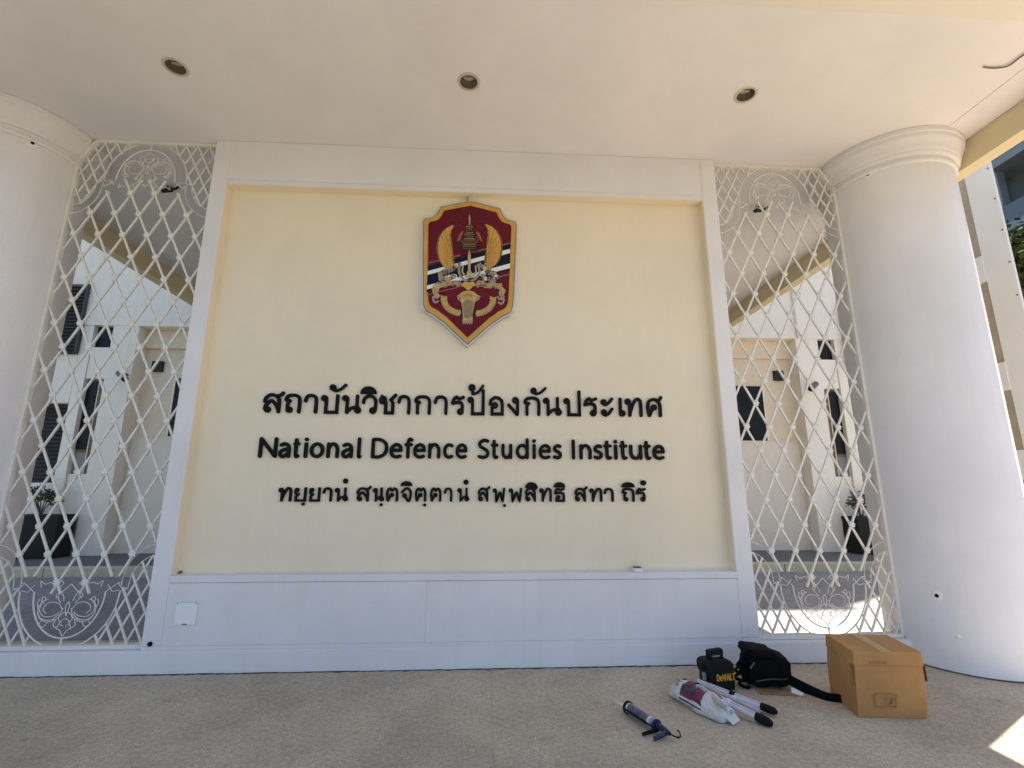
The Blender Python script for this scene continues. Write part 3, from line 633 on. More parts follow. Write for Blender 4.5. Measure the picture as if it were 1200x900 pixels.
# wings: nine feathers each, two rows of coverts
def mir(a): return 1203-a
tips = [(428,290),(362,306),(300,346),(252,402),(222,470),(210,545),(216,625),(240,705),(285,768),(345,806)]
base = [(392,470),(405,560),(415,620),(422,670),(428,715),(432,752),(434,785),(432,812),(424,830),(405,838)]
inner = [(386,350),(378,430)]
for sgn in (0, 1):
    w = build('wing', MB().prism([E1(mir(a) if sgn else a, b-(14 if sgn else 0)) for a, b in [(428,290),(384,345),(376,430),(394,530),(418,640),(432,740),(434,815),(405,840),(345,806),(285,768),(240,705),(216,625),(210,545),(222,470),(252,402),(300,346),(362,306)]], -0.0135, -0.0105), mat('emblem_wing_gap', (0.16, 0.075, 0.015), 0.5), em)
    for i in range(9):
        t0, t1, b0, b1 = Vector(tips[i]), Vector(tips[i+1]), Vector(base[i]), Vector(base[i+1])
        if i == 0: b0 = Vector((388, 420))
        mid0 = (t0+b0)/2+Vector((-14, 8)); mid1 = (t1+b1)/2+Vector((-14, 8))
        if i == 0: mid0 = Vector((386, 350))
        c = (t0+t1+b0+b1)/4; ed = [t0, t0*0.5+t1*0.5+(t0+t1-2*c)*0.03, t1, mid1, b1, b0, mid0]
        pp = []
        for q in ed: q = c+Vector(((q-c).x*0.78, (q-c).y*0.95)); pp.append(E1(mir(q.x) if sgn else q.x, q.y-(14 if sgn else 0)))
        fe = build('feather', MB().prism(pp, -0.0175-0.0006*(i % 3), -0.0135), GOLD, w)
        for f_ in (0.30, 0.45, 0.60, 0.75):
            u0 = mid0.lerp(b0, (f_-0.3)*1.6) if f_ > 0.3 else mid0; u1 = mid1.lerp(b1, (f_-0.3)*1.6) if f_ > 0.3 else mid1
            if (u0-u1).length > 12: build('barb_line', MB().ribbon([E1(mir(q.x) if sgn else q.x, q.y-(14 if sgn else 0)) for q in (u0.lerp(u1, 0.2), u0.lerp(u1, 0.5)+Vector((4, 9)), u0.lerp(u1, 0.8))], 0.0013, -0.0195, -0.0165), mat('emblem_wing_gap', (0.16, 0.075, 0.015)), fe)
# central crown tiers
cr = build('crown', MB().prism([E1(*p) for p in [(600,150),(612,200),(614,290),(634,300),(626,350),(642,395),(664,410),(650,452),(676,470),(668,520),(690,545),(684,590),(630,598),(600,575),(570,600),(516,592),(512,548),(532,520),(526,470),(552,452),(538,410),(560,395),(574,350),(566,300),(586,290),(588,200)]], -0.016, -0.0105), BRON, em)
for i_, (yv, hw_) in enumerate(((292, 30), (312, 40), (334, 34), (358, 40), (384, 44), (404, 58), (428, 50), (450, 60), (468, 76), (492, 82), (516, 70), (540, 86), (566, 80))):
    build('crown_tier', MB().prism([E1(600-hw_, yv-3), E1(600+hw_, yv-3), E1(600+hw_*0.92, yv+4), E1(600-hw_*0.92, yv+4)], -0.019, -0.015), [mat('emblem_dark_gold', (0.20, 0.12, 0.045), 0.4, 0.3, 40, spec=0.2), GREY, mat('emblem_brown', (0.30, 0.13, 0.04), 0.4, 0.1)][i_ % 3], cr)
for sg_ in (-1, 1):
    for (dx_, y0_, y1_) in ((62, 420, 365), (92, 500, 430), (108, 590, 520), (120, 560, 505)):
        build('crown_flame', MB().ribbon([tuple(v) for v in smooth_pts([E1(600+sg_*dx_*0.8, y0_), E1(600+sg_*dx_*1.12, (y0_+y1_)/2), E1(600+sg_*dx_*0.98, y1_)], 4)], 0.0034, -0.0165, -0.0105), BRON if dx_ != 92 else mat('emblem_dark_gold', (0.2, 0.12, 0.045)), cr)
build('crown_spire', MB().prism([E1(603, 165), E1(612, 200), E1(610, 290), E1(596, 290), E1(594, 200)], -0.020, -0.015), PALE, cr)
for a in ((470, 470, 520, 375), (740, 470, 690, 378)):
    build('flame_bar', MB().ribbon([E1(a[0], a[1]), E1((a[0]+a[2])/2, a[1]-60), E1(a[2], a[3])], 0.008, -0.016, -0.0105), mat('emblem_brown', (0.30, 0.13, 0.04), 0.4, 0.1), em)
for k_ in range(9):       # rays round the crown
    an = math.radians(200-27.5*k_); a0 = E1(600, 300); r0, r1 = 0.075, 0.125+0.02*(k_ % 2)
    build('ray', MB().ribbon([(a0[0]+r0*math.cos(an), a0[1]+r0*math.sin(an)*1.05+0.03), (a0[0]+r1*math.cos(an), a0[1]+r1*math.sin(an)*1.05+0.03)], 0.004, -0.0125, -0.0105), mat('emblem_plum', (0.055, 0.012, 0.03), 0.4, 0.1), em)
# anchor / sword
sw = build('sword', MB().prism([E1(600, 585), E1(618, 650), E1(614, 820), E1(632, 860), E1(600, 905), E1(568, 860), E1(586, 820), E1(582, 650)], -0.022, -0.0105), PALE, em)
build('sword_guard', MB().ribbon([E1(505, 640), E1(560, 625), E1(640, 622), E1(680, 612)], 0.006, -0.0205, -0.0105), MARO, sw)
ax, az = E1(598, 838)
build('anchor_ring', MB().ribbon([tuple(v) for v in smooth_pts([(ax-0.075, az+0.06), (ax-0.078, az-0.01), (ax-0.045, az-0.062), (ax, az-0.08), (ax+0.045, az-0.062), (ax+0.078, az-0.01), (ax+0.075, az+0.06)], 5)], 0.009, -0.019, -0.0105), GREY, em)
build('anchor_ring', MB().ribbon([tuple(v) for v in smooth_pts([(ax-0.05, az+0.05), (ax-0.05, az-0.01), (ax, az-0.05), (ax+0.05, az-0.01), (ax+0.05, az+0.05)], 5)], 0.006, -0.018, -0.0105), PALE, em)
# filigree curls
rnd = random.Random(3)
def curl(cx, cz, r, m, turns=1.6, hw_=0.0042, par=None, sg=1, y=-0.0165):
    a0 = rnd.uniform(0, 6.28); pts = spiral(cx, cz, r*0.25, r, a0, a0+sg*turns*6.28, 18)
    build('filigree', MB().ribbon(pts, hw_, y-rnd.random()*0.003, -0.0105), m, par or em)
for sgn in (-1, 1):
    cl = build('filigree_cluster', MB().disc(ax+sgn*0.185, az-0.035, 0.052, -0.0125, -0.0105, 14), BRON, em)
    arm = smooth_pts([(0.085, 0.05), (0.13, 0.03), (0.18, 0.0), (0.215, -0.035), (0.20, -0.07), (0.15, -0.055), (0.11, -0.03)], 5)
    for q in arm:
        for _ in range(2): curl(ax+sgn*(q.x+rnd.uniform(-.016, .016)), az+q.y+rnd.uniform(-.018, .018), rnd.uniform(0.009, 0.021), rnd.choice([GREY, GREY, PALE, BRON, EWHT if rnd.random() < 0.3 else GREY]), turns=rnd.uniform(0.7, 1.4), hw_=rnd.uniform(0.0022, 0.0042), par=cl, sg=sgn)
    arm2 = smooth_pts([(0.075, -0.095), (0.12, -0.098), (0.17, -0.108), (0.22, -0.112), (0.255, -0.135), (0.262, -0.17), (0.245, -0.205)], 4)
    build('garland', MB().ribbon([(ax+sgn*q.x, az+q.y) for q in arm2], 0.020, -0.0125, -0.0105), BRON, em)
    for q in arm2:
        for _ in range(2): curl(ax+sgn*(q.x+rnd.uniform(-.010, .010)), az+q.y+rnd.uniform(-.018, .018), rnd.uniform(0.009, 0.020), rnd.choice([PALE, PALE, GREY, GOLD]), turns=rnd.uniform(0.5, 1.1), hw_=rnd.uniform(0.0025, 0.0050), par=cl, sg=-sgn)
    hook = [(0.225,-0.205),(0.245,-0.225),(0.270,-0.215),(0.272,-0.24),(0.255,-0.262),(0.232,-0.25)]
    build('scroll_tip', MB().ribbon([tuple(v) for v in smooth_pts([(ax+sgn*a, az+b) for a, b in hook], 5)], 0.007, -0.0165, -0.0105), mat('emblem_pink', (0.42, 0.27, 0.24), 0.4, 0.1), em)
    # rope wreath made of overlapping links
    wr = [(0.190,-0.215),(0.188,-0.25),(0.170,-0.29),(0.135,-0.322),(0.095,-0.340),(0.050,-0.348)]
    sp = smooth_pts([(ax+sgn*a, az+b) for a, b in wr], 3)
    rope = build('wreath', MB().ribbon([tuple(v) for v in sp], 0.016, -0.0125, -0.0105), BRON, em)
    for i in range(len(sp)-1):
        d = (sp[i+1]-sp[i]).normalized(); nrm = Vector((-d.y, d.x)); c = sp[i]
        build('rope_strand', MB().ribbon([tuple(c-nrm*0.019-d*0.008), tuple(c+d*0.004), tuple(c+nrm*0.019-d*0.002)], 0.0060, -0.0185, -0.0115), PALE if i % 3 else GOLD, rope)
build('gold_boss', MB().prism([E2(*p) for p in [(470,190),(510,150),(560,135),(610,150),(650,185),(600,205),(570,240),(540,235),(510,205)]], -0.019, -0.0105), GOLD, em)
he = build('elephant_head', MB().prism([E2(*p) for p in [(432,305),(462,286),(500,255),(555,245),(620,258),(652,288),(692,312),(668,350),(632,368),(618,430),(604,520),(606,600),(492,600),(498,520),(490,430),(478,368),(446,345)]], -0.0175, -0.0105), PALE, em)
for k_ in range(9): build('relief_line', MB().ribbon([E2(504+k_*13, 340+abs(4-k_)*8), E2(508+k_*12, 430), E2(514+k_*10.5, 555-abs(4-k_)*4)], 0.0014, -0.0188, -0.0165), [BRON, NAVY][k_ % 2], he)
for p in ([(446,312),(474,330),(462,348)], [(676,318),(650,330),(660,348)]): build('relief_line', MB().ribbon([E2(*q) for q in p], 0.0022, -0.0192, -0.0165), BRON, he)
for k_ in range(5): build('petal', MB().disc(*E2(510+k_*23, 288+abs(2-k_)*8), 0.0115, -0.0205, -0.0165, 10, rz=0.022), GOLD, he)
for a in (502, 524, 546, 568, 590): build('trunk_tip', MB().ribbon([E2(a+4, 575), E2(a+4, 614)], 0.0048, -0.0195, -0.0165), mat('emblem_pink', (0.42, 0.27, 0.24)), he)
EK = 1.0086
em.location = Vector(CAM)+(em.location-Vector(CAM))*EK; em.scale = (EK, EK, EK)
hk = at(548, 236, 1, 0.06)
tag(build('hanging_hook', MB().tube(smooth_pts([Vector((hk[0], 0.078, PZ1-0.012)), Vector((hk[0], 0.045, PZ1-0.02)), Vector((hk[0]+0.006, 0.032, hk[2])), Vector((hk[0]-0.004, 0.045, hk[2]-0.03)), Vector((hk[0], 0.065, hk[2]-0.05))], 4), 0.009, 8), mat('hook_grey', (0.35, 0.34, 0.33), 0.4, 0.1), loc=(hk[0], 0.1, 3.49)), 'small grey metal hook holding the top of the shield emblem', 'hook')

# ------------------------------------------------------------------ rear building
DARKW = mat('dark_glass', (0.010, 0.010, 0.013), 0.3, 0.2, 3, spec=0.2); BROWN = mat('brown_shutter', (0.16, 0.12, 0.085), 0.6, 0.3, 8)
LOUV = mat('louvre_dark', (0.05, 0.05, 0.052), 0.5, 0.2, 12); VOID = mat('vent_black', (0.012, 0.012, 0.012), 0.6)
FY, WY, TOPZ = 4.56, 4.83, 12.7
bd = thing('rear_building', 'white institute building with cream recessed walls behind the gates', 'building', (0, FY, 0.12))
build('upper_wall', MB().box(-9.2, 2.999, FY, 9.0, 3.842, 6.9), BWHITE, bd)
build('tower_wall', MB().box(3.0, 9.2, FY, 9.0, 3.842, TOPZ), BWHITE, bd)
build('recessed_wall', MB().box(-6.69, 6.69, WY, 5.4, 0.10, 3.840), BCREAM, bd)
build('wall_ledge', MB().box(-5.775, 5.775, WY-0.035, WY+0.01, 1.965, 1.99), BCREAM, bd)
build('lower_wall', MB().box(-5.772, 5.772, WY-0.028, WY+0.01, 0.12, 1.964), BLOW, bd)
build('lintel', MB().box(-5.775, 5.775, WY-0.06, WY+0.01, 3.51, 3.838), BCREAM, bd)
for s in (-1, 1):
    build('pier', MB().box(s*5.78, s*6.20, FY+0.004, WY+0.05, 0.10, 3.841), BWHITE, bd, bevel=0.006)
    build('spandrel', MB().box(s*6.202, s*6.515, FY+0.03, WY+0.05, 2.92, 3.46), BWHITE, bd, bevel=0.005)
    build('sill_wall', MB().box(s*6.202, s*6.515, FY+0.05, WY+0.05, 0.10, 1.36), BWHITE, bd, bevel=0.005)
    w_ = build('window', MB().box(s*6.202, s*6.515, FY+0.10, WY+0.02, 1.361, 2.919), BROWN, bd)
    build('pane', MB().box(s*6.33, s*6.515, FY+0.094, FY+0.099, 1.75, 2.88), DARKW, w_)
    build('pane', MB().box(s*6.33, s*6.515, FY+0.094, FY+0.099, 1.40, 1.70), mat('grey_pane', (0.22, 0.22, 0.23), 0.3, 0.1), w_)
    build('mullion', MB().box(s*6.315, s*6.33, FY+0.085, FY+0.099, 1.362, 2.918), BCREAM, w_)
    build('vent_opening', MB().box(s*6.203, s*6.515, FY+0.10, FY+0.12, 3.47, 3.838), DARKW, bd)
    build('slim_pier', MB().box(s*6.52, s*6.69, FY+0.012, WY+0.05, 0.10, 3.841), BWHITE, bd, bevel=0.004)
    d_ = build('door', MB().box(s*4.25, s*5.20, WY-0.02, WY+0.01, 1.992, 2.99), DARKW, bd)
    build('door_frame', MB().box(s*5.20, s*5.225, WY-0.03, WY+0.01, 1.992, 3.01), BWHITE, d_)
    build('vent_box', MB().box(s*5.45, s*5.63, WY-0.05, WY+0.01, 3.10, 3.285), VOID, bd, bevel=0.004)
    # louvred wing
    build('wing_wall', MB().box(s*6.692, s*9.2, FY+0.2, 5.4, 0.10, 3.841), BWHITE, bd)
    build('wing_pier', MB().box(s*7.62, s*9.2, FY+0.005, FY+0.3, 0.10, 3.841), BWHITE, bd)
    build('wing_spandrel', MB().box(s*6.692, s*7.618, FY+0.008, FY+0.3, 2.50, 3.32), BWHITE, bd)
    build('wing_base', MB().box(s*6.692, s*7.618, FY+0.008, FY+0.3, 0.10, 1.22), BWHITE, bd)
    for z0, z1 in ((1.221, 2.499), (3.33, 4.56)):
        yy = FY+0.10 if z0 < 3 else FY-0.065
        lv = build('louvre_window', MB().box(s*6.70, s*7.60, yy+0.04, yy+0.06, z0, z1), VOID, bd)
        nsl = 20
        for i in range(nsl):
            z = z0+(i+0.5)*(z1-z0)/nsl; h = (z1-z0)/nsl
            o = build('louvre_slat', MB().add([(s*6.70, yy, z-h*0.35), (s*7.60, yy, z-h*0.35), (s*7.60, yy+0.035, z+h*0.30), (s*6.70, yy+0.035, z+h*0.30), (s*6.70, yy+0.004, z-h*0.45), (s*7.60, yy+0.004, z-h*0.45)], [(0, 1, 2, 3), (0, 4, 5, 1)]), LOUV, lv)
        for xx in (6.68, 7.60): build('louvre_frame', MB().box(s*xx, s*(xx+0.02), yy-0.01, yy+0.05, z0, z1), LOUV, lv)
for i in range(-3, 4):
    for z in (5.45, 8.6):
        if (z > 6 and i < 2): continue
        wn_ = build('upper_window', MB().box(i*2.4-0.7, i*2.4+0.7, FY-0.02, FY+0.01, z, z+1.2), BWHITE, bd)
        for j in (0, 1): build('pane', MB().box(i*2.4-0.65+j*0.66, i*2.4-0.01+j*0.66, FY-0.026, FY-0.021, z+0.05, z+1.15), DARKW, wn_)
build('roof_coping', MB().box(2.92, 9.28, FY-0.08, 9.08, TOPZ+0.001, TOPZ+0.12), BWHITE, bd)
build('roof_coping', MB().box(-9.28, 2.998, FY-0.08, 9.08, 6.901, 7.0), BWHITE, bd)
# downpipe on the right of the facade
tag(build('downpipe', MB().cyl((5.83, FY-0.03, 3.85), (5.83, FY-0.03, 9.5), 0.028, 10), BWHITE, loc=(5.83, FY-0.03, 3.85)), 'thin white downpipe on the white facade seen through the right gate', 'pipe')
# security cameras on the piers
for s in (-1, 1):
    c = at(953 if s > 0 else 143, 453 if s > 0 else 441, 1, FY-0.10)
    t = thing('security_camera', 'dark security camera on the pier seen through the '+('right' if s > 0 else 'left')+' gate', 'camera', (c[0], FY, c[2]), 'security cameras')
    build('bracket', MB().cyl((c[0], FY+0.005, c[2]+0.05), (c[0], FY-0.09, c[2]+0.05), 0.022, 8), mat('camera_grey', (0.10, 0.10, 0.11), 0.4, 0.1), t, True)
    a = Vector((c[0]+s*0.08, FY-0.07, c[2]+0.06)); b = Vector((c[0]-s*0.10, FY-0.16, c[2]-0.06))
    bo = build('housing', MB().cyl(a, b, 0.048, 12), mat('camera_grey', (0.1, 0.1, 0.1)), t, True)
    build('lens', MB().cyl(b, b+(b-a).normalized()*0.01, 0.036, 12), VOID, bo, True)
# black spotlights under the rear ceiling
for s in (-1, 1):
    px, py = s*2.86, 0.66
    t = thing('ceiling_spotlight', 'small black spotlight under the ceiling behind the '+('right' if s > 0 else 'left')+' gate', 'spotlight', (px, py, ZC), 'black spotlights')
    build('mount', MB().cyl((px, py, ZC), (px, py, ZC-0.03), 0.018, 10), VOID, t)
    build('head', MB().cyl((px-0.055, py-0.01, ZC-0.05), (px+0.03, py+0.01, ZC-0.03), 0.026, 10, 0.020), VOID, t)
    build('arm', MB().tube([(px+0.03, py, ZC-0.028), (px+0.07, py, ZC-0.018), (px+0.085, py, ZC-0.002)], 0.012, 6), VOID, t)
# planters with shrubs
def leaf_cloud(mb, c, rad, n, size, rnd_, flat=1.0):
    for _ in range(n):
        d = Vector((rnd_.gauss(0, 1), rnd_.gauss(0, 1), rnd_.gauss(0, 1)*flat)); d.normalize(); p = Vector(c)+d*rad*(rnd_.random()**0.5)
        a = Vector((rnd_.uniform(-1, 1), rnd_.uniform(-1, 1), rnd_.uniform(-0.6, 0.8))).normalized()
        b = a.cross(Vector((rnd_.uniform(-1, 1), rnd_.uniform(-1, 1), rnd_.uniform(-1, 1)))).normalized(); L_ = size*rnd_.uniform(0.6, 1.3); w = L_*0.38
        mb.add([p, p+a*L_*0.5+b*w*0.5, p+a*L_, p+a*L_*0.5-b*w*0.5], [(0, 1, 2, 3)])
LEAF1 = mat('leaf_dark', (0.035, 0.055, 0.025), 0.55, 0.4, 20); LEAF2 = mat('leaf_green', (0.065, 0.085, 0.026), 0.8, 0.45, 4, col2=(0.03, 0.045, 0.016), spec=0.1); LEAF3 = mat('leaf_yellow_green', (0.12, 0.115, 0.035), 0.8, 0.4, 3, col2=(0.05, 0.06, 0.02), spec=0.1)
BARK = mat('bark', (0.10, 0.075, 0.05), 0.9, 0.4, 18, 0.4, 60); PLANT = mat('planter_black', (0.008, 0.008, 0.008), 0.8, 0.3, 10)
rl = random.Random(11)
for s in (-1, 1):
    side = 'left' if s < 0 else 'right'
    x0, x1 = (6.21, 6.96) if s < 0 else (6.20, 6.85)
    t = thing('planter_box', 'long dark planter box beside the pier seen through the '+side+' gate', 'planter', (s*(x0+x1)/2, 4.43, 0.12), 'dark planter boxes')
    zt = 0.74 if s < 0 else 0.70
    build('trough', MB().box(s*x0, s*x1, 4.22, 4.55, 0.12, zt), PLANT, t, bevel=0.01)
    build('rim', MB().box(s*(x0-0.012), s*(x1+0.012), 4.205, 4.555, zt-0.05, zt+0.004), PLANT, t, bevel=0.005)
    cxp = s*6.62 if s < 0 else 6.42
    pl = thing('potted_shrub', 'leggy dark shrub growing from the planter box behind the '+side+' gate', 'plant', (cxp, 4.38, zt), 'potted shrubs')
    st = MB(); lf_ = MB()
    for k_ in range(7):
        a = rl.uniform(0, 6.28); h = rl.uniform(0.16, 0.42); e = (cxp+math.cos(a)*h*0.7, 4.38+math.sin(a)*h*0.4, zt+h)
        st.tube(smooth_pts([Vector((cxp+rl.uniform(-.03, .03), 4.38, zt-0.02)), Vector(((cxp+e[0])/2, (4.38+e[1])/2, zt+h*0.6)), Vector(e)], 3), [0.008]*3+[0.006]*3+[0.004], 5)
        leaf_cloud(lf_, e, 0.11, 46, 0.075, rl)
    build('stems', st, BARK, pl); build('foliage', lf_, LEAF1, pl)

# ------------------------------------------------------------------ gate post beside the right column
K = 1.6
def far_pt(p): return (CAM[0]+K*(p[0]-CAM[0]), CAM[1]+K*(p[1]-CAM[1]))
PW = mat('post_white', (0.80, 0.79, 0.77), 0.45, 0.04, 3)
(gx0, gy0), (gx1, gy1), (gx2, gy2) = far_pt((4.03, -0.448)), far_pt((4.03, -0.250)), far_pt((4.03, -0.16))
gp = thing('side_post', 'flat white panel post with bolted edge standing beyond the right column', 'post', (gx0+0.07, (gy0+gy1)/2, 0))
build('post_plate', MB().box(gx0, gx0+0.03, gy0, gy1, 0, 5.9), PW, gp, bevel=0.004)
build('inner_channel', MB().box(gx0+0.035, gx0+0.10, gy1+0.002, gy2+0.2, 0, 5.88), mat('post_brown', (0.42, 0.36, 0.27), 0.7, 0.15, 4), gp)
for z in (0.6, at(1189, 545, 0, gx0)[2], at(1172, 442, 0, gx0)[2], at(1143, 319, 0, gx0)[2]): build('bracket', MB().box(gx0-0.01, gx0+0.06, gy1-0.006, gy2+0.1, z-0.17, z+0.17), PW, gp, bevel=0.004)
for z in np.arange(1.3, 5.6, 0.42): build('screw', MB().lathe((gx0, gy0+0.03, z), [(0.012, 0), (0.009, 0.006)], 8, True, rot=Vector((-1, 0, 0)).to_track_quat('Z', 'Y').to_matrix()), WIRE, gp)

# ------------------------------------------------------------------ far building and trees to the right
FBL = mat('far_blue_grey', (0.13, 0.15, 0.19), 0.6, 0.15, 0.5); FSL = mat('far_slab', (0.26, 0.28, 0.33), 0.6, 0.1, 0.5); FGL = mat('far_glass', (0.035, 0.05, 0.075), 0.15, 0.3, 0.4)
ob = thing('office_block', 'tall blue-grey office block with stacked floor slabs beyond the side post', 'building', (30, 17, 0))
build('core', MB().box(25.2, 38, 6, 31, 0, 25.6), FBL, ob)
for i in range(8):
    z = 3.2*i
    build('floor_slab', MB().box(23.6, 38.4, 5.6, 31.4, z+2.9, z+3.25), FSL, ob)
    build('parapet', MB().box(23.7, 23.85, 5.7, 31.3, z+3.251, z+4.15), FBL, ob)
    for j in range(8):
        y = 6.6+j*3.05; wd = build('window', MB().box(25.12, 25.21, y, y+2.2, z+0.9, z+2.7), FSL, ob)
        build('pane', MB().box(25.08, 25.125, y+0.08, y+1.06, z+0.98, z+2.62), FGL, wd); build('pane', MB().box(25.08, 25.125, y+1.14, y+2.12, z+0.98, z+2.62), FGL, wd)
for j in range(9): build('column', MB().box(23.9, 24.3, 5.9+j*3.05, 6.3+j*3.05, 0, 25.6), FSL, ob)
def tree(loc, h, r, lm, label, seed):
    rn = random.Random(seed); t = thing('leafy_tree', label, 'tree', loc, 'trees beyond the side post'); x, y, _ = loc
    tk = MB(); tk.tube(smooth_pts([Vector((x, y, -0.1)), Vector((x+0.1, y, h*0.25)), Vector((x-0.1, y+0.1, h*0.5)), Vector((x, y, h*0.8))], 4), [0.22*(1-i/15) for i in range(13)], 8)
    fo = MB()
    for k_ in range(22):
        a = rn.uniform(0, 6.28); e = Vector((x+math.cos(a)*r*rn.uniform(.3, .9), y+math.sin(a)*r*rn.uniform(.3, .9), h*rn.uniform(0.5, 0.95)))
        b = Vector((x, y, h*rn.uniform(0.3, 0.55))); tk.tube([b, (b+e)/2+Vector((0, 0, 0.2)), e], [0.08, 0.05, 0.02], 5)
        for _ in range(5):
            c = e+Vector((rn.gauss(0, .5), rn.gauss(0, .5), rn.gauss(0, .4))); leaf_cloud(fo, c, rn.uniform(.4, .85), 230, 0.24, rn, 0.8)
    build('trunk', tk, BARK, t, True); build('crown', fo, lm, t)
tree((14.7, 7.3, 0), 7.3, 2.2, LEAF2, 'leafy green tree in front of the office block beyond the side post', 5)
tree((18.6, 10.5, 0), 8.7, 2.6, LEAF3, 'taller yellow-green tree against the office block beyond the side post', 9)

# ------------------------------------------------------------------ things on the floor
def rotz(c, ang):
    ca, sa = math.cos(ang), math.sin(ang)
    return lambda p: Vector((c[0]+p.x*ca-p.y*sa, c[1]+p.x*sa+p.y*ca, c[2]+p.z))
# cardboard box with a drop-over lid
def card_mat():
    m = mat('cardboard', (0.47, 0.245, 0.085), 0.8, 0.18, 5, 0.15, 50)
    nt = m.node_tree; N = nt.nodes; P = N['Principled BSDF']; L = nt.links
    old = P.inputs['Base Color'].links[0].from_socket
    tc = N.new('ShaderNodeTexCoord'); wv = N.new('ShaderNodeTexWave'); wv.wave_type = 'BANDS'; wv.bands_direction = 'Z'; wv.inputs['Scale'].default_value = 45; wv.inputs['Distortion'].default_value = 0.6
    L.new(tc.outputs['Object'], wv.inputs['Vector'])
    r = N.new('ShaderNodeValToRGB'); r.color_ramp.elements[0].color = (0.93, 0.93, 0.92, 1); r.color_ramp.elements[1].color = (1.03, 1.02, 1, 1); L.new(wv.outputs['Fac'], r.inputs['Fac'])
    mx = N.new('ShaderNodeMix'); mx.data_type = 'RGBA'; mx.blend_type = 'MULTIPLY'; mx.inputs[0].default_value = 1; L.new(old, mx.inputs[6]); L.new(r.outputs[0], mx.inputs[7]); L.new(mx.outputs[2], P.inputs['Base Color'])
    return m
CARD = card_mat(); CARDM = mat('cardboard_faint', (0.40, 0.20, 0.065), 0.8, 0.2, 20); CARDD = mat('cardboard_print', (0.33, 0.16, 0.055), 0.8, 0.15, 20); CARDL = mat('cardboard_tape', (0.50, 0.30, 0.13), 0.35, 0.12, 14)
bx = thing('cardboard_box', 'large brown cardboard box with a drop-over lid beside the right column', 'box', (2.33, -0.66, 0))
RZ = rotz((2.136, -0.778, 0), math.radians(-5.5)); BWd, BD, BH, LZ = 0.365, 0.315, 0.318, 0.250
def warp(p):      # hand-filled box: bulges a little, leans to the right at the top
    b = 0.008*math.sin(math.pi*min(1, max(0, p.z/BH)))
    return RZ(Vector((p.x+0.13*p.y+0.030*p.z/BH+(b if p.x > BWd/2 else -b)*0.6, p.y+(b if p.y > BD/2 else -b)+0.02*p.z/BH, p.z)))
def gridbox(x0, x1, y0, y1, z0, z1, n=6):
    mb = MB(); bm = bmesh.new(); bmesh.ops.create_cube(bm, size=1); bmesh.ops.subdivide_edges(bm, edges=bm.edges[:], cuts=n, use_grid_fill=True)
    bm.verts.index_update(); mb.add([(x0+(v.co.x+.5)*(x1-x0), y0+(v.co.y+.5)*(y1-y0), z0+(v.co.z+.5)*(z1-z0)) for v in bm.verts], [[v.index for v in f.verts] for f in bm.faces]); bm.free(); return mb
build('carton_body', gridbox(0.005, BWd-0.005, 0.005, BD-0.005, 0.0, LZ+0.02).xform(warp), CARD, bx, bevel=0.004)
build('lid', gridbox(0.0, BWd, -0.001, BD+0.001, LZ, BH).xform(warp), CARD, bx, bevel=0.005)
build('lid_tape', gridbox(0.15, 0.205, -0.0014, BD+0.0014, BH-0.001, BH+0.0016, 2).xform(warp), CARDL, bx)
build('corner_flap', MB().add([(-0.0095, 0.0, LZ+0.002), (-0.0095, 0.03, LZ+0.004), (-0.014, 0.018, LZ-0.085), (-0.010, 0.006, LZ-0.10)], [(0, 1, 2, 3)]).xform(warp), CARDD, bx)
build('corner_flap', MB().add([(BWd+0.004, 0.0, LZ+0.002), (BWd+0.004, 0.05, LZ), (BWd+0.007, 0.03, LZ-0.08), (BWd+0.005, 0.002, LZ-0.07)], [(0, 1, 2, 3)]).xform(warp), CARDD, bx)
for z in (0.0,):
    build('printed_mark', MB().ribbon([(0.095, 0.055), (0.20, 0.055), (0.20, 0.115), (0.095, 0.115), (0.095, 0.055)], 0.0022, -0.0028, -0.0012, False).xform(warp), CARDM, bx)
    build('printed_mark', MB().ribbon([(0.155, 0.068), (0.155, 0.100)], 0.003, -0.0028, -0.0012, False).xform(warp), CARDM, bx)
    build('printed_mark', MB().ribbon([(0.165, 0.068), (0.185, 0.068), (0.185, 0.100)], 0.003, -0.0028, -0.0012, False).xform(warp), CARDM, bx)
build('tape_patch', MB().box(0.085, 0.175, -0.0034, -0.0012, LZ+0.010, LZ+0.022).xform(warp), CARDD, bx)

# tool case with carry handle and yellow lettering
BLK = mat('black_plastic', (0.007, 0.007, 0.0075), 0.6, 0.3, 30, 0.2, 200, spec=0.2); YEL = mat('case_yellow', (0.72, 0.36, 0.02), 0.5, 0.12, 30); GRYP = mat('grey_plastic', (0.25, 0.25, 0.26), 0.5, 0.2, 20)
tc_ = thing('tool_case', 'black tool case with carry handle and yellow DEWALT lettering', 'tool case', (1.57, -0.36, 0))
RC = rotz((1.575, -0.365, 0), math.radians(9))
body = [(-0.085, 0.0), (0.088, 0.0), (0.090, 0.125), (0.084, 0.150), (0.060, 0.166), (-0.062, 0.166), (-0.090, 0.158), (-0.098, 0.140), (-0.095, 0.105), (-0.082, 0.095)]
build('case_body', MB().prism(body, -0.055, 0.055).xform(RC), BLK, tc_, bevel=0.010, seg=3)
hd = build('carry_handle', MB().prism([(-0.050, 0.160), (-0.054, 0.205), (-0.046, 0.214), (0.044, 0.219), (0.052, 0.208), (0.046, 0.160), (0.022, 0.160), (0.026, 0.186), (-0.028, 0.182), (-0.026, 0.160)], -0.016, 0.016).xform(RC), BLK, tc_, bevel=0.004)
build('handle_trim', MB().box(-0.026, 0.022, -0.0185, -0.0163, 0.176, 0.184).xform(RC), GRYP, hd)
build('side_clip', MB().box(-0.104, -0.0965, -0.028, 0.028, 0.10, 0.150).xform(RC), BLK, tc_, bevel=0.004)
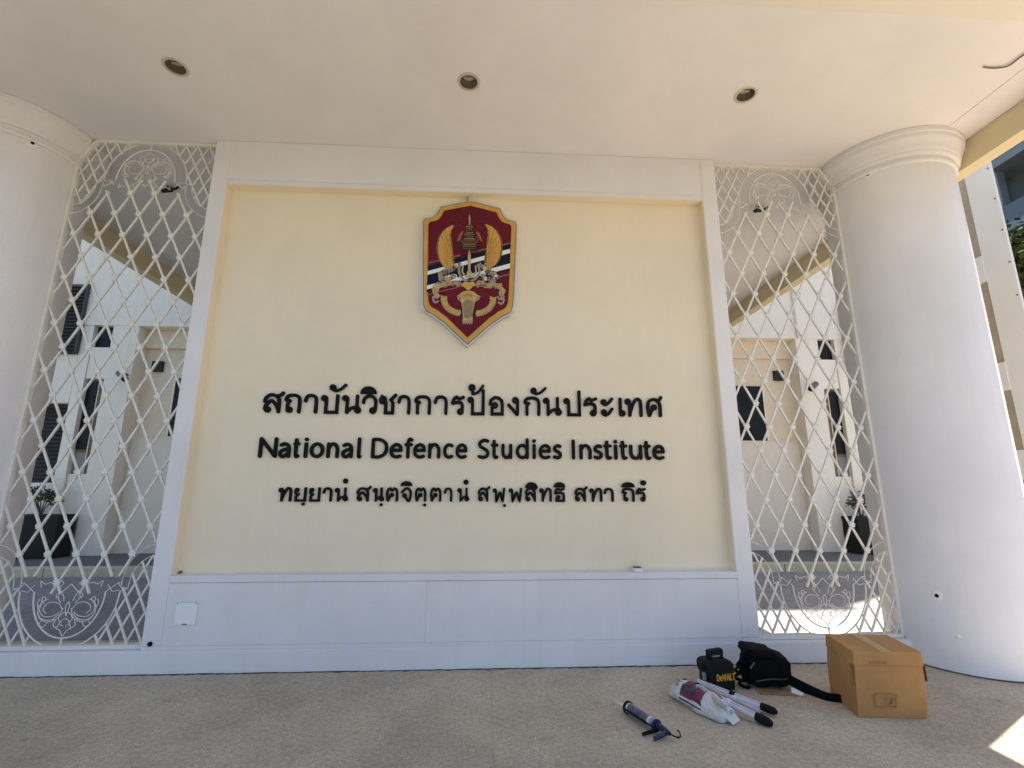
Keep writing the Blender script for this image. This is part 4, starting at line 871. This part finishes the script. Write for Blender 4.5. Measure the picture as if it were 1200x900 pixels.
build('side_latch', MB().box(-0.101, -0.084, -0.030, -0.004, 0.055, 0.10).xform(RC), GRYP, tc_, bevel=0.004)
build('corner_foot', MB().box(-0.104, -0.083, -0.05, 0.02, 0.02, 0.050).xform(RC), BLK, tc_, bevel=0.004)
build('front_rib', MB().box(-0.075, 0.080, -0.0585, -0.0555, 0.120, 0.128).xform(RC), BLK, tc_, bevel=0.001)
CAPS = {'D': LA['D'], 'e': LA['e'], 'E': [[(1,0),(0,0),(0,1),(1,1)], [(0,.5),(.85,.5)]], 'W': [[(0,1),(.25,0),(.5,.8),(.75,0),(1,1)]], 'A': [[(0,0),(.5,1),(1,0)], [(.2,.35),(.8,.35)]], 'L': [[(0,1),(0,0),(1,0)]], 'T': [[(0,1),(1,1)], [(.5,1),(.5,0)]]}
xw = -0.036
lt = build('lettering_plate', MB().box(-0.040, 0.088, -0.0565, -0.0553, 0.050, 0.100).xform(RC), BLK, tc_)
for ch, w in (('D', .021), ('e', .017), ('W', .026), ('A', .022), ('L', .016), ('T', .018)):
    letter(lt, CAPS[ch], xw, xw+w, 0.056, 0.038, 0.0031, True, yf=-0.0590, yb=-0.0566, m=YEL, place=RC); xw += w+0.0008

# soft black bag
BAGM = mat('black_nylon', (0.005, 0.005, 0.0055), 0.85, 0.4, 25, 0.5, 90, spec=0.12)
bg_ = thing('black_bag', 'slumped black soft bag on the floor between tool case and cardboard box', 'bag', (1.88, -0.33, 0))
def blob(cx, cy, L_, D_, H_, ang, fn, n=10, seed=0):
    rn = random.Random(seed); bm = bmesh.new(); bmesh.ops.create_cube(bm, size=1); bmesh.ops.subdivide_edges(bm, edges=bm.edges[:], cuts=n, use_grid_fill=True)
    from mathutils import noise
    R_ = rotz((cx, cy, 0), ang); mb = MB(); vs = []
    for v in bm.verts:
        p = v.co*2; l = max(abs(p.x), abs(p.y), abs(p.z)); q = p.normalized()*l; p = p*0.45+q*0.55
        nz = noise.noise(Vector((p.x*2.1+seed, p.y*2.1, p.z*2.1)))*0.10+noise.noise(Vector((p.x*5+seed, p.y*5, p.z*5)))*0.05
        p = p*(1+nz); p = Vector((p.x*L_/2, p.y*D_/2, (p.z+1)/2*H_)); p = fn(p)
        p.z = max(p.z, 0.0015); vs.append(R_(p))
    bm.verts.index_update(); mb.add(vs, [[v.index for v in f.verts] for f in bm.faces]); bm.free(); return mb
def bagfn(p):
    t = p.x/0.16
    p.z *= (0.92-0.16*t*t-0.06*t); p.x += 0.03*(p.z/0.2); 
    return p
build('bag_body', blob(1.885, -0.335, 0.285, 0.20, 0.222, math.radians(-8), bagfn, 12, 3), BAGM, bg_, True)
build('top_flap', blob(1.855, -0.345, 0.20, 0.19, 0.06, math.radians(-10), lambda p: Vector((p.x, p.y, p.z+0.165-0.12*p.x)), 8, 8), BAGM, bg_, True)
for k_, (dx, dy, r, z) in enumerate([(1.735, -0.36, 0.034, 0.10), (1.727, -0.355, 0.030, 0.06), (1.745, -0.375, 0.036, 0.135), (1.738, -0.385, 0.032, 0.035)]):
    build('bunched_strap', MB().tube([(dx+r*math.cos(a)*0.9, dy+0.02*math.sin(a*2), z+r*math.sin(a)*0.8) for a in np.linspace(0, 5.6, 14)], 0.011, 6, ry=0.005), BAGM, bg_, True)
for k_ in range(3): build('buckle', MB().box(1.752+0.012*k_, 1.760+0.012*k_, -0.446+0.004*k_, -0.440+0.004*k_, 0.128+0.01*k_, 0.140+0.01*k_), mat('buckle_grey', (0.13, 0.13, 0.13), 0.3, 0.1), bg_)
build('zip_line', MB().tube(smooth_pts([Vector((1.78, -0.445, 0.06)), Vector((1.86, -0.458, 0.075)), Vector((1.95, -0.452, 0.07)), Vector((2.01, -0.40, 0.06))], 5), 0.004, 5), mat('zip_dark', (0.03, 0.03, 0.035), 0.35), bg_)
sp_ = smooth_pts([Vector((2.00, -0.36, 0.055)), Vector((2.04, -0.42, 0.035)), Vector((2.085, -0.50, 0.020)), Vector((2.125, -0.57, 0.014)), Vector((2.20, -0.66 if False else -0.60, 0.012))], 5)
build('carry_strap', MB().tube(sp_, 0.030, 8, ry=0.010), BAGM, bg_, True)
tag(build('paper_tag', MB().add([(1.965, -0.485, 0.010), (2.015, -0.515, 0.004), (2.032, -0.495, 0.012), (1.985, -0.455, 0.030)], [(0, 1, 2, 3)]), EWHT, loc=(1.99, -0.49, 0)), 'small white paper tag sticking out beside the black bag', 'tag')
tag(build('cardboard_scrap', MB().box(-0.11, 0.10, -0.04, 0.045, 0.002, 0.005).xform(rotz((1.90, -0.455, 0), math.radians(-10))), mat('orange_card', (0.36, 0.20, 0.085), 0.8, 0.2, 20), loc=(1.9, -0.45, 0)), 'flat orange-brown cardboard scrap under the black bag', 'cardboard')

# white printed plastic sack
def sack_mat():
    m = bpy.data.materials.new('printed_sack'); m.use_nodes = True; nt = m.node_tree; N = nt.nodes; P = N['Principled BSDF']; L = nt.links
    tc = N.new('ShaderNodeTexCoord'); sx = N.new('ShaderNodeSeparateXYZ'); L.new(tc.outputs['Generated'], sx.inputs[0])
    at_ = N.new('ShaderNodeAttribute'); at_.attribute_name = 'along'; at2 = N.new('ShaderNodeAttribute'); at2.attribute_name = 'around'
    def rng(src, a, b):
        n = N.new('ShaderNodeMath'); n.operation = 'GREATER_THAN'; n.inputs[1].default_value = a; L.new(src, n.inputs[0])
        k = N.new('ShaderNodeMath'); k.operation = 'LESS_THAN'; k.inputs[1].default_value = b; L.new(src, k.inputs[0])
        q = N.new('ShaderNodeMath'); q.operation = 'MULTIPLY'; L.new(n.outputs[0], q.inputs[0]); L.new(k.outputs[0], q.inputs[1]); return q.outputs[0]
    no = N.new('ShaderNodeTexNoise'); no.inputs['Scale'].default_value = 14; L.new(tc.outputs['Object'], no.inputs['Vector'])
    def jig(src):
        a = N.new('ShaderNodeMath'); a.operation = 'MULTIPLY_ADD'; a.inputs[1].default_value = 0.10; L.new(no.outputs['Fac'], a.inputs[0]); L.new(src, a.inputs[2]); return a.outputs[0]
    al, ar_ = jig(at_.outputs['Fac']), jig(at2.outputs['Fac'])
    cur = None
    def over(base, col, mask):
        mx = N.new('ShaderNodeMix'); mx.data_type = 'RGBA'; L.new(mask, mx.inputs[0])
        if base is None: mx.inputs[6].default_value = (0.62, 0.62, 0.61, 1)
        else: L.new(base, mx.inputs[6])
        mx.inputs[7].default_value = (*col, 1); return mx.outputs[2]
    def rect(a0, a1, b0, b1):
        q = N.new('ShaderNodeMath'); q.operation = 'MULTIPLY'; L.new(rng(al, a0, a1), q.inputs[0]); L.new(rng(ar_, b0, b1), q.inputs[1]); return q.outputs[0]
    cur = over(None, (0.17, 0.015, 0.05), rect(0.34, 0.74, 0.42, 0.98))
    cur = over(cur, (0.02, 0.025, 0.05), rect(0.36, 0.64, 0.56, 0.84))
    cur = over(cur, (0.035, 0.10, 0.33), rect(0.36, 0.66, 0.28, 0.46)); cur = over(cur, (0.30, 0.12, 0.05), rect(0.66, 0.90, 0.40, 0.48))
    cur = over(cur, (0.30, 0.20, 0.16), rect(0.20, 0.30, 0.60, 0.80))
    L.new(cur, P.inputs['Base Color']); P.inputs['Roughness'].default_value = 0.35
    nb = N.new('ShaderNodeTexNoise'); nb.inputs['Scale'].default_value = 30; L.new(tc.outputs['Object'], nb.inputs['Vector']); b = N.new('ShaderNodeBump'); b.inputs['Strength'].default_value = 0.5; b.inputs['Distance'].default_value = 0.01
    L.new(nb.outputs['Fac'], b.inputs['Height']); L.new(b.outputs[0], P.inputs['Normal']); return m
sk = thing('plastic_sack', 'crumpled white plastic sack with maroon and blue print lying on the floor', 'sack', (1.36, -0.60, 0))
from mathutils import noise as NZ
A0 = Vector((1.275, -0.44, 0)); A1 = Vector((1.425, -0.80, 0)); ax_ = (A1-A0); Lk = ax_.length; ax_.normalize(); pr = Vector((-ax_.y, ax_.x, 0))
NS, NR = 26, 24; vs = []; fs = []; al_ = []; ar2 = []
for i in range(NS):
    t_ = i/(NS-1); wv = 0.080*(math.sin(math.pi*min(1, max(0, 0.05+0.91*t_))))**0.28*(0.82+0.18*t_); hv = 0.105*(math.sin(math.pi*min(1, 0.05+0.92*t_)))**0.4
    for j in range(NR):
        a = 2*math.pi*j/NR; nz = 1+0.30*NZ.noise(Vector((t_*4.5, math.cos(a)*1.6, math.sin(a)*1.6)))+0.17*NZ.noise(Vector((t_*14, math.cos(a)*4, math.sin(a)*4)))
        lat = math.copysign(abs(math.cos(a))**0.8, math.cos(a))*wv*nz; up = max(0.002, (math.sin(a)*0.62+0.38)*hv*nz)
        p = A0+ax_*(Lk*t_)+pr*lat; vs.append((p.x, p.y, up)); al_.append(t_); ar2.append((math.degrees(a) % 360)/180 if a <= math.pi else 0.0)
for i in range(NS-1):
    for j in range(NR): k_ = (j+1) % NR; fs.append((i*NR+j, i*NR+k_, (i+1)*NR+k_, (i+1)*NR+j))
fs += [tuple(range(NR)), tuple((NS-1)*NR+j for j in range(NR))[::-1]]
so_ = build('sack_body', MB().add(vs, fs), sack_mat(), sk, True)
for nm, dat in (('along', al_), ('around', ar2)):
    A = so_.data.attributes.new(nm, 'FLOAT', 'POINT'); A.data.foreach_set('value', dat)
m_ = so_.modifiers.new('sub', 'SUBSURF'); m_.levels = 1; m_.render_levels = 1
build('loose_flap', MB().add([(1.43, -0.70, 0.052), (1.475, -0.735, 0.045), (1.485, -0.80, 0.012), (1.43, -0.835, 0.006), (1.405, -0.80, 0.03)], [(0, 1, 2, 3, 4)]), mat('sack_white', (0.62, 0.62, 0.61), 0.35, 0.1, 20), sk)

# folded aluminium stand
ALU = mat('aluminium', (0.66, 0.66, 0.71), 0.35, 0.08, 30, metal=0.2); RUB = mat('rubber_black', (0.007, 0.007, 0.0075), 0.75, 0.2, 30, spec=0.2)
sd_ = thing('folded_stand', 'folded aluminium tripod stand with black rubber feet lying beside the sack', 'tripod', (1.55, -0.5, 0))
def P3(px, py, z): q = at(px, py, 2, z); return Vector(q)
legs = [((818, 799), (893, 828), 0.060, 0.030, 0.0165), ((816, 806), (887, 840), 0.075, 0.028, 0.0185), ((826, 803), (890, 833), 0.055, 0.020, 0.013)]
for i, (a, b, za, zb_, r) in enumerate(legs):
    p, q = P3(*a, za), P3(*b, zb_); d = (q-p).normalized()
    lg = build('leg', MB().cyl(p, q, r, 14), ALU, sd_, True)
    build('groove_line', MB().cyl(p+Vector((0, -r*0.75, r*0.72)), q+Vector((0, -r*0.75, r*0.72)), 0.0018, 6), NAVY, lg)
    build('leg_clamp', MB().cyl(p+(q-p)*0.52, p+(q-p)*0.60, r*1.25, 12), RUB if i == 0 else ALU, lg, True)
    if i < 2: build('rubber_foot', MB().lathe(q, [(r*0.95, -0.01), (r*1.15, 0.0), (r*1.25, 0.03), (r*1.1, 0.06), (r*0.6, 0.075)], 12, True, rot=d.to_track_quat('Z', 'Y').to_matrix()), RUB, lg, True)
p, q = P3(822, 806, 0.09), P3(856, 834, 0.085)
ct = build('centre_tube', MB().cyl(p, q, 0.015, 14), mat('dull_tube', (0.46, 0.46, 0.44), 0.45, 0.15, 20), sd_, True)
build('tube_end', MB().lathe(q, [(0.016, -0.012), (0.0185, -0.01), (0.0185, 0.006), (0.012, 0.007), (0.011, -0.004)], 14, True, rot=(q-p).normalized().to_track_quat('Z', 'Y').to_matrix()), ALU, ct, True)
for k_, (a, r) in enumerate([((797, 801), 0.018), ((803, 799), 0.020), ((810, 801), 0.016)]):
    c = P3(*a, 0.07); build('clamp_knob', MB().lathe(c, [(r*0.7, -0.012), (r, -0.008), (r*0.9, 0.004), (r*0.5, 0.012)], 10, True, rot=Vector((0.4*k_-0.4, -0.6, 0.6)).to_track_quat('Z', 'Y').to_matrix()), RUB, sd_, True)
build('head_block', MB().cyl(P3(800, 803, 0.06), P3(820, 803, 0.07), 0.013, 10), RUB, sd_, True)

# caulking gun
cg = thing('caulking_gun', 'caulking gun with dark navy cartridge and blue handle lying on the floor', 'caulking gun', (1.0, -0.72, 0))
NVY = mat('cartridge_navy', (0.045, 0.042, 0.075), 0.35, 0.6, 28, col2=(0.16, 0.15, 0.20)); BLU = mat('gun_blue', (0.012, 0.016, 0.062), 0.35, 0.2, 20)
tip, ringp, tend, gend, hook = P3(723, 823, 0.028), P3(736, 829, 0.031), P3(768, 849.5, 0.031), P3(785, 860, 0.028), P3(797, 864, 0.02)
d = (tend-ringp).normalized(); q_ = d.to_track_quat('Z', 'Y').to_matrix(); Lc = (tend-ringp).length
build('nozzle', MB().cyl(tip, ringp, 0.004, 10, 0.009), mat('nozzle_clear', (0.72, 0.72, 0.68), 0.3, 0.05), cg, True)
ca_ = build('cartridge', MB().lathe(ringp, [(0.022, 0.004), (0.0245, 0.006), (0.0245, Lc*0.80), (0.022, Lc*0.81)], 20, True, rot=q_), NVY, cg, True)
build('cartridge_band', MB().lathe(ringp, [(0.0250, Lc*0.81), (0.0255, Lc*0.815), (0.0255, Lc*0.89), (0.0250, Lc*0.895)], 20, True, rot=q_), ALU, ca_, True)
build('cartridge_band', MB().lathe(ringp, [(0.0250, 0.006), (0.0250, 0.02)], 20, False, rot=q_), ALU, ca_, True)
build('front_ring', MB().lathe(ringp, [(0.0245, -0.007), (0.0315, -0.006), (0.0315, 0.006), (0.0245, 0.007)], 20, True, rot=q_), RUB, cg, True)
sidev = d.cross(Vector((0, 0, 1))).normalized()
for s in (-1, 1): build('frame_rail', MB().tube([ringp+sidev*0.028*s, tend+sidev*0.028*s, tend+d*0.02+sidev*0.012*s], 0.0045, 6), RUB if s > 0 else BLU, cg, True)
build('rear_plate', MB().cyl(tend+d*0.002, tend+d*0.012, 0.029, 18), BLU, cg, True)
build('grip_body', MB().tube([tend+d*0.01, (tend+gend)/2+Vector((0, 0, 0.004)), gend], [0.016, 0.015, 0.010], 8), BLU, cg, True)
g1, g2 = P3(766, 866, 0.012), P3(753, 860.5, 0.014)
build('handle', MB().tube([gend-d*0.02, gend*0.45+g1*0.55+Vector((0, 0, 0.004)), g1], [0.013, 0.012, 0.010], 8, ry=0.009), BLU, cg, True)
build('trigger', MB().tube([tend+d*0.02-Vector((0, 0, 0.01)), (tend+d*0.02)*0.5+g2*0.5-Vector((0, 0, 0.006)), g2], [0.011, 0.009, 0.008], 8, ry=0.007), RUB, cg, True)
build('plunger_rod', MB().tube(smooth_pts([gend, gend*0.5+hook*0.5-Vector((0, 0, 0.004)), hook, hook+Vector((0.012, 0.035, 0.006)), hook+Vector((0.002, 0.045, 0.012))], 4), 0.0035, 6), RUB, cg, True)
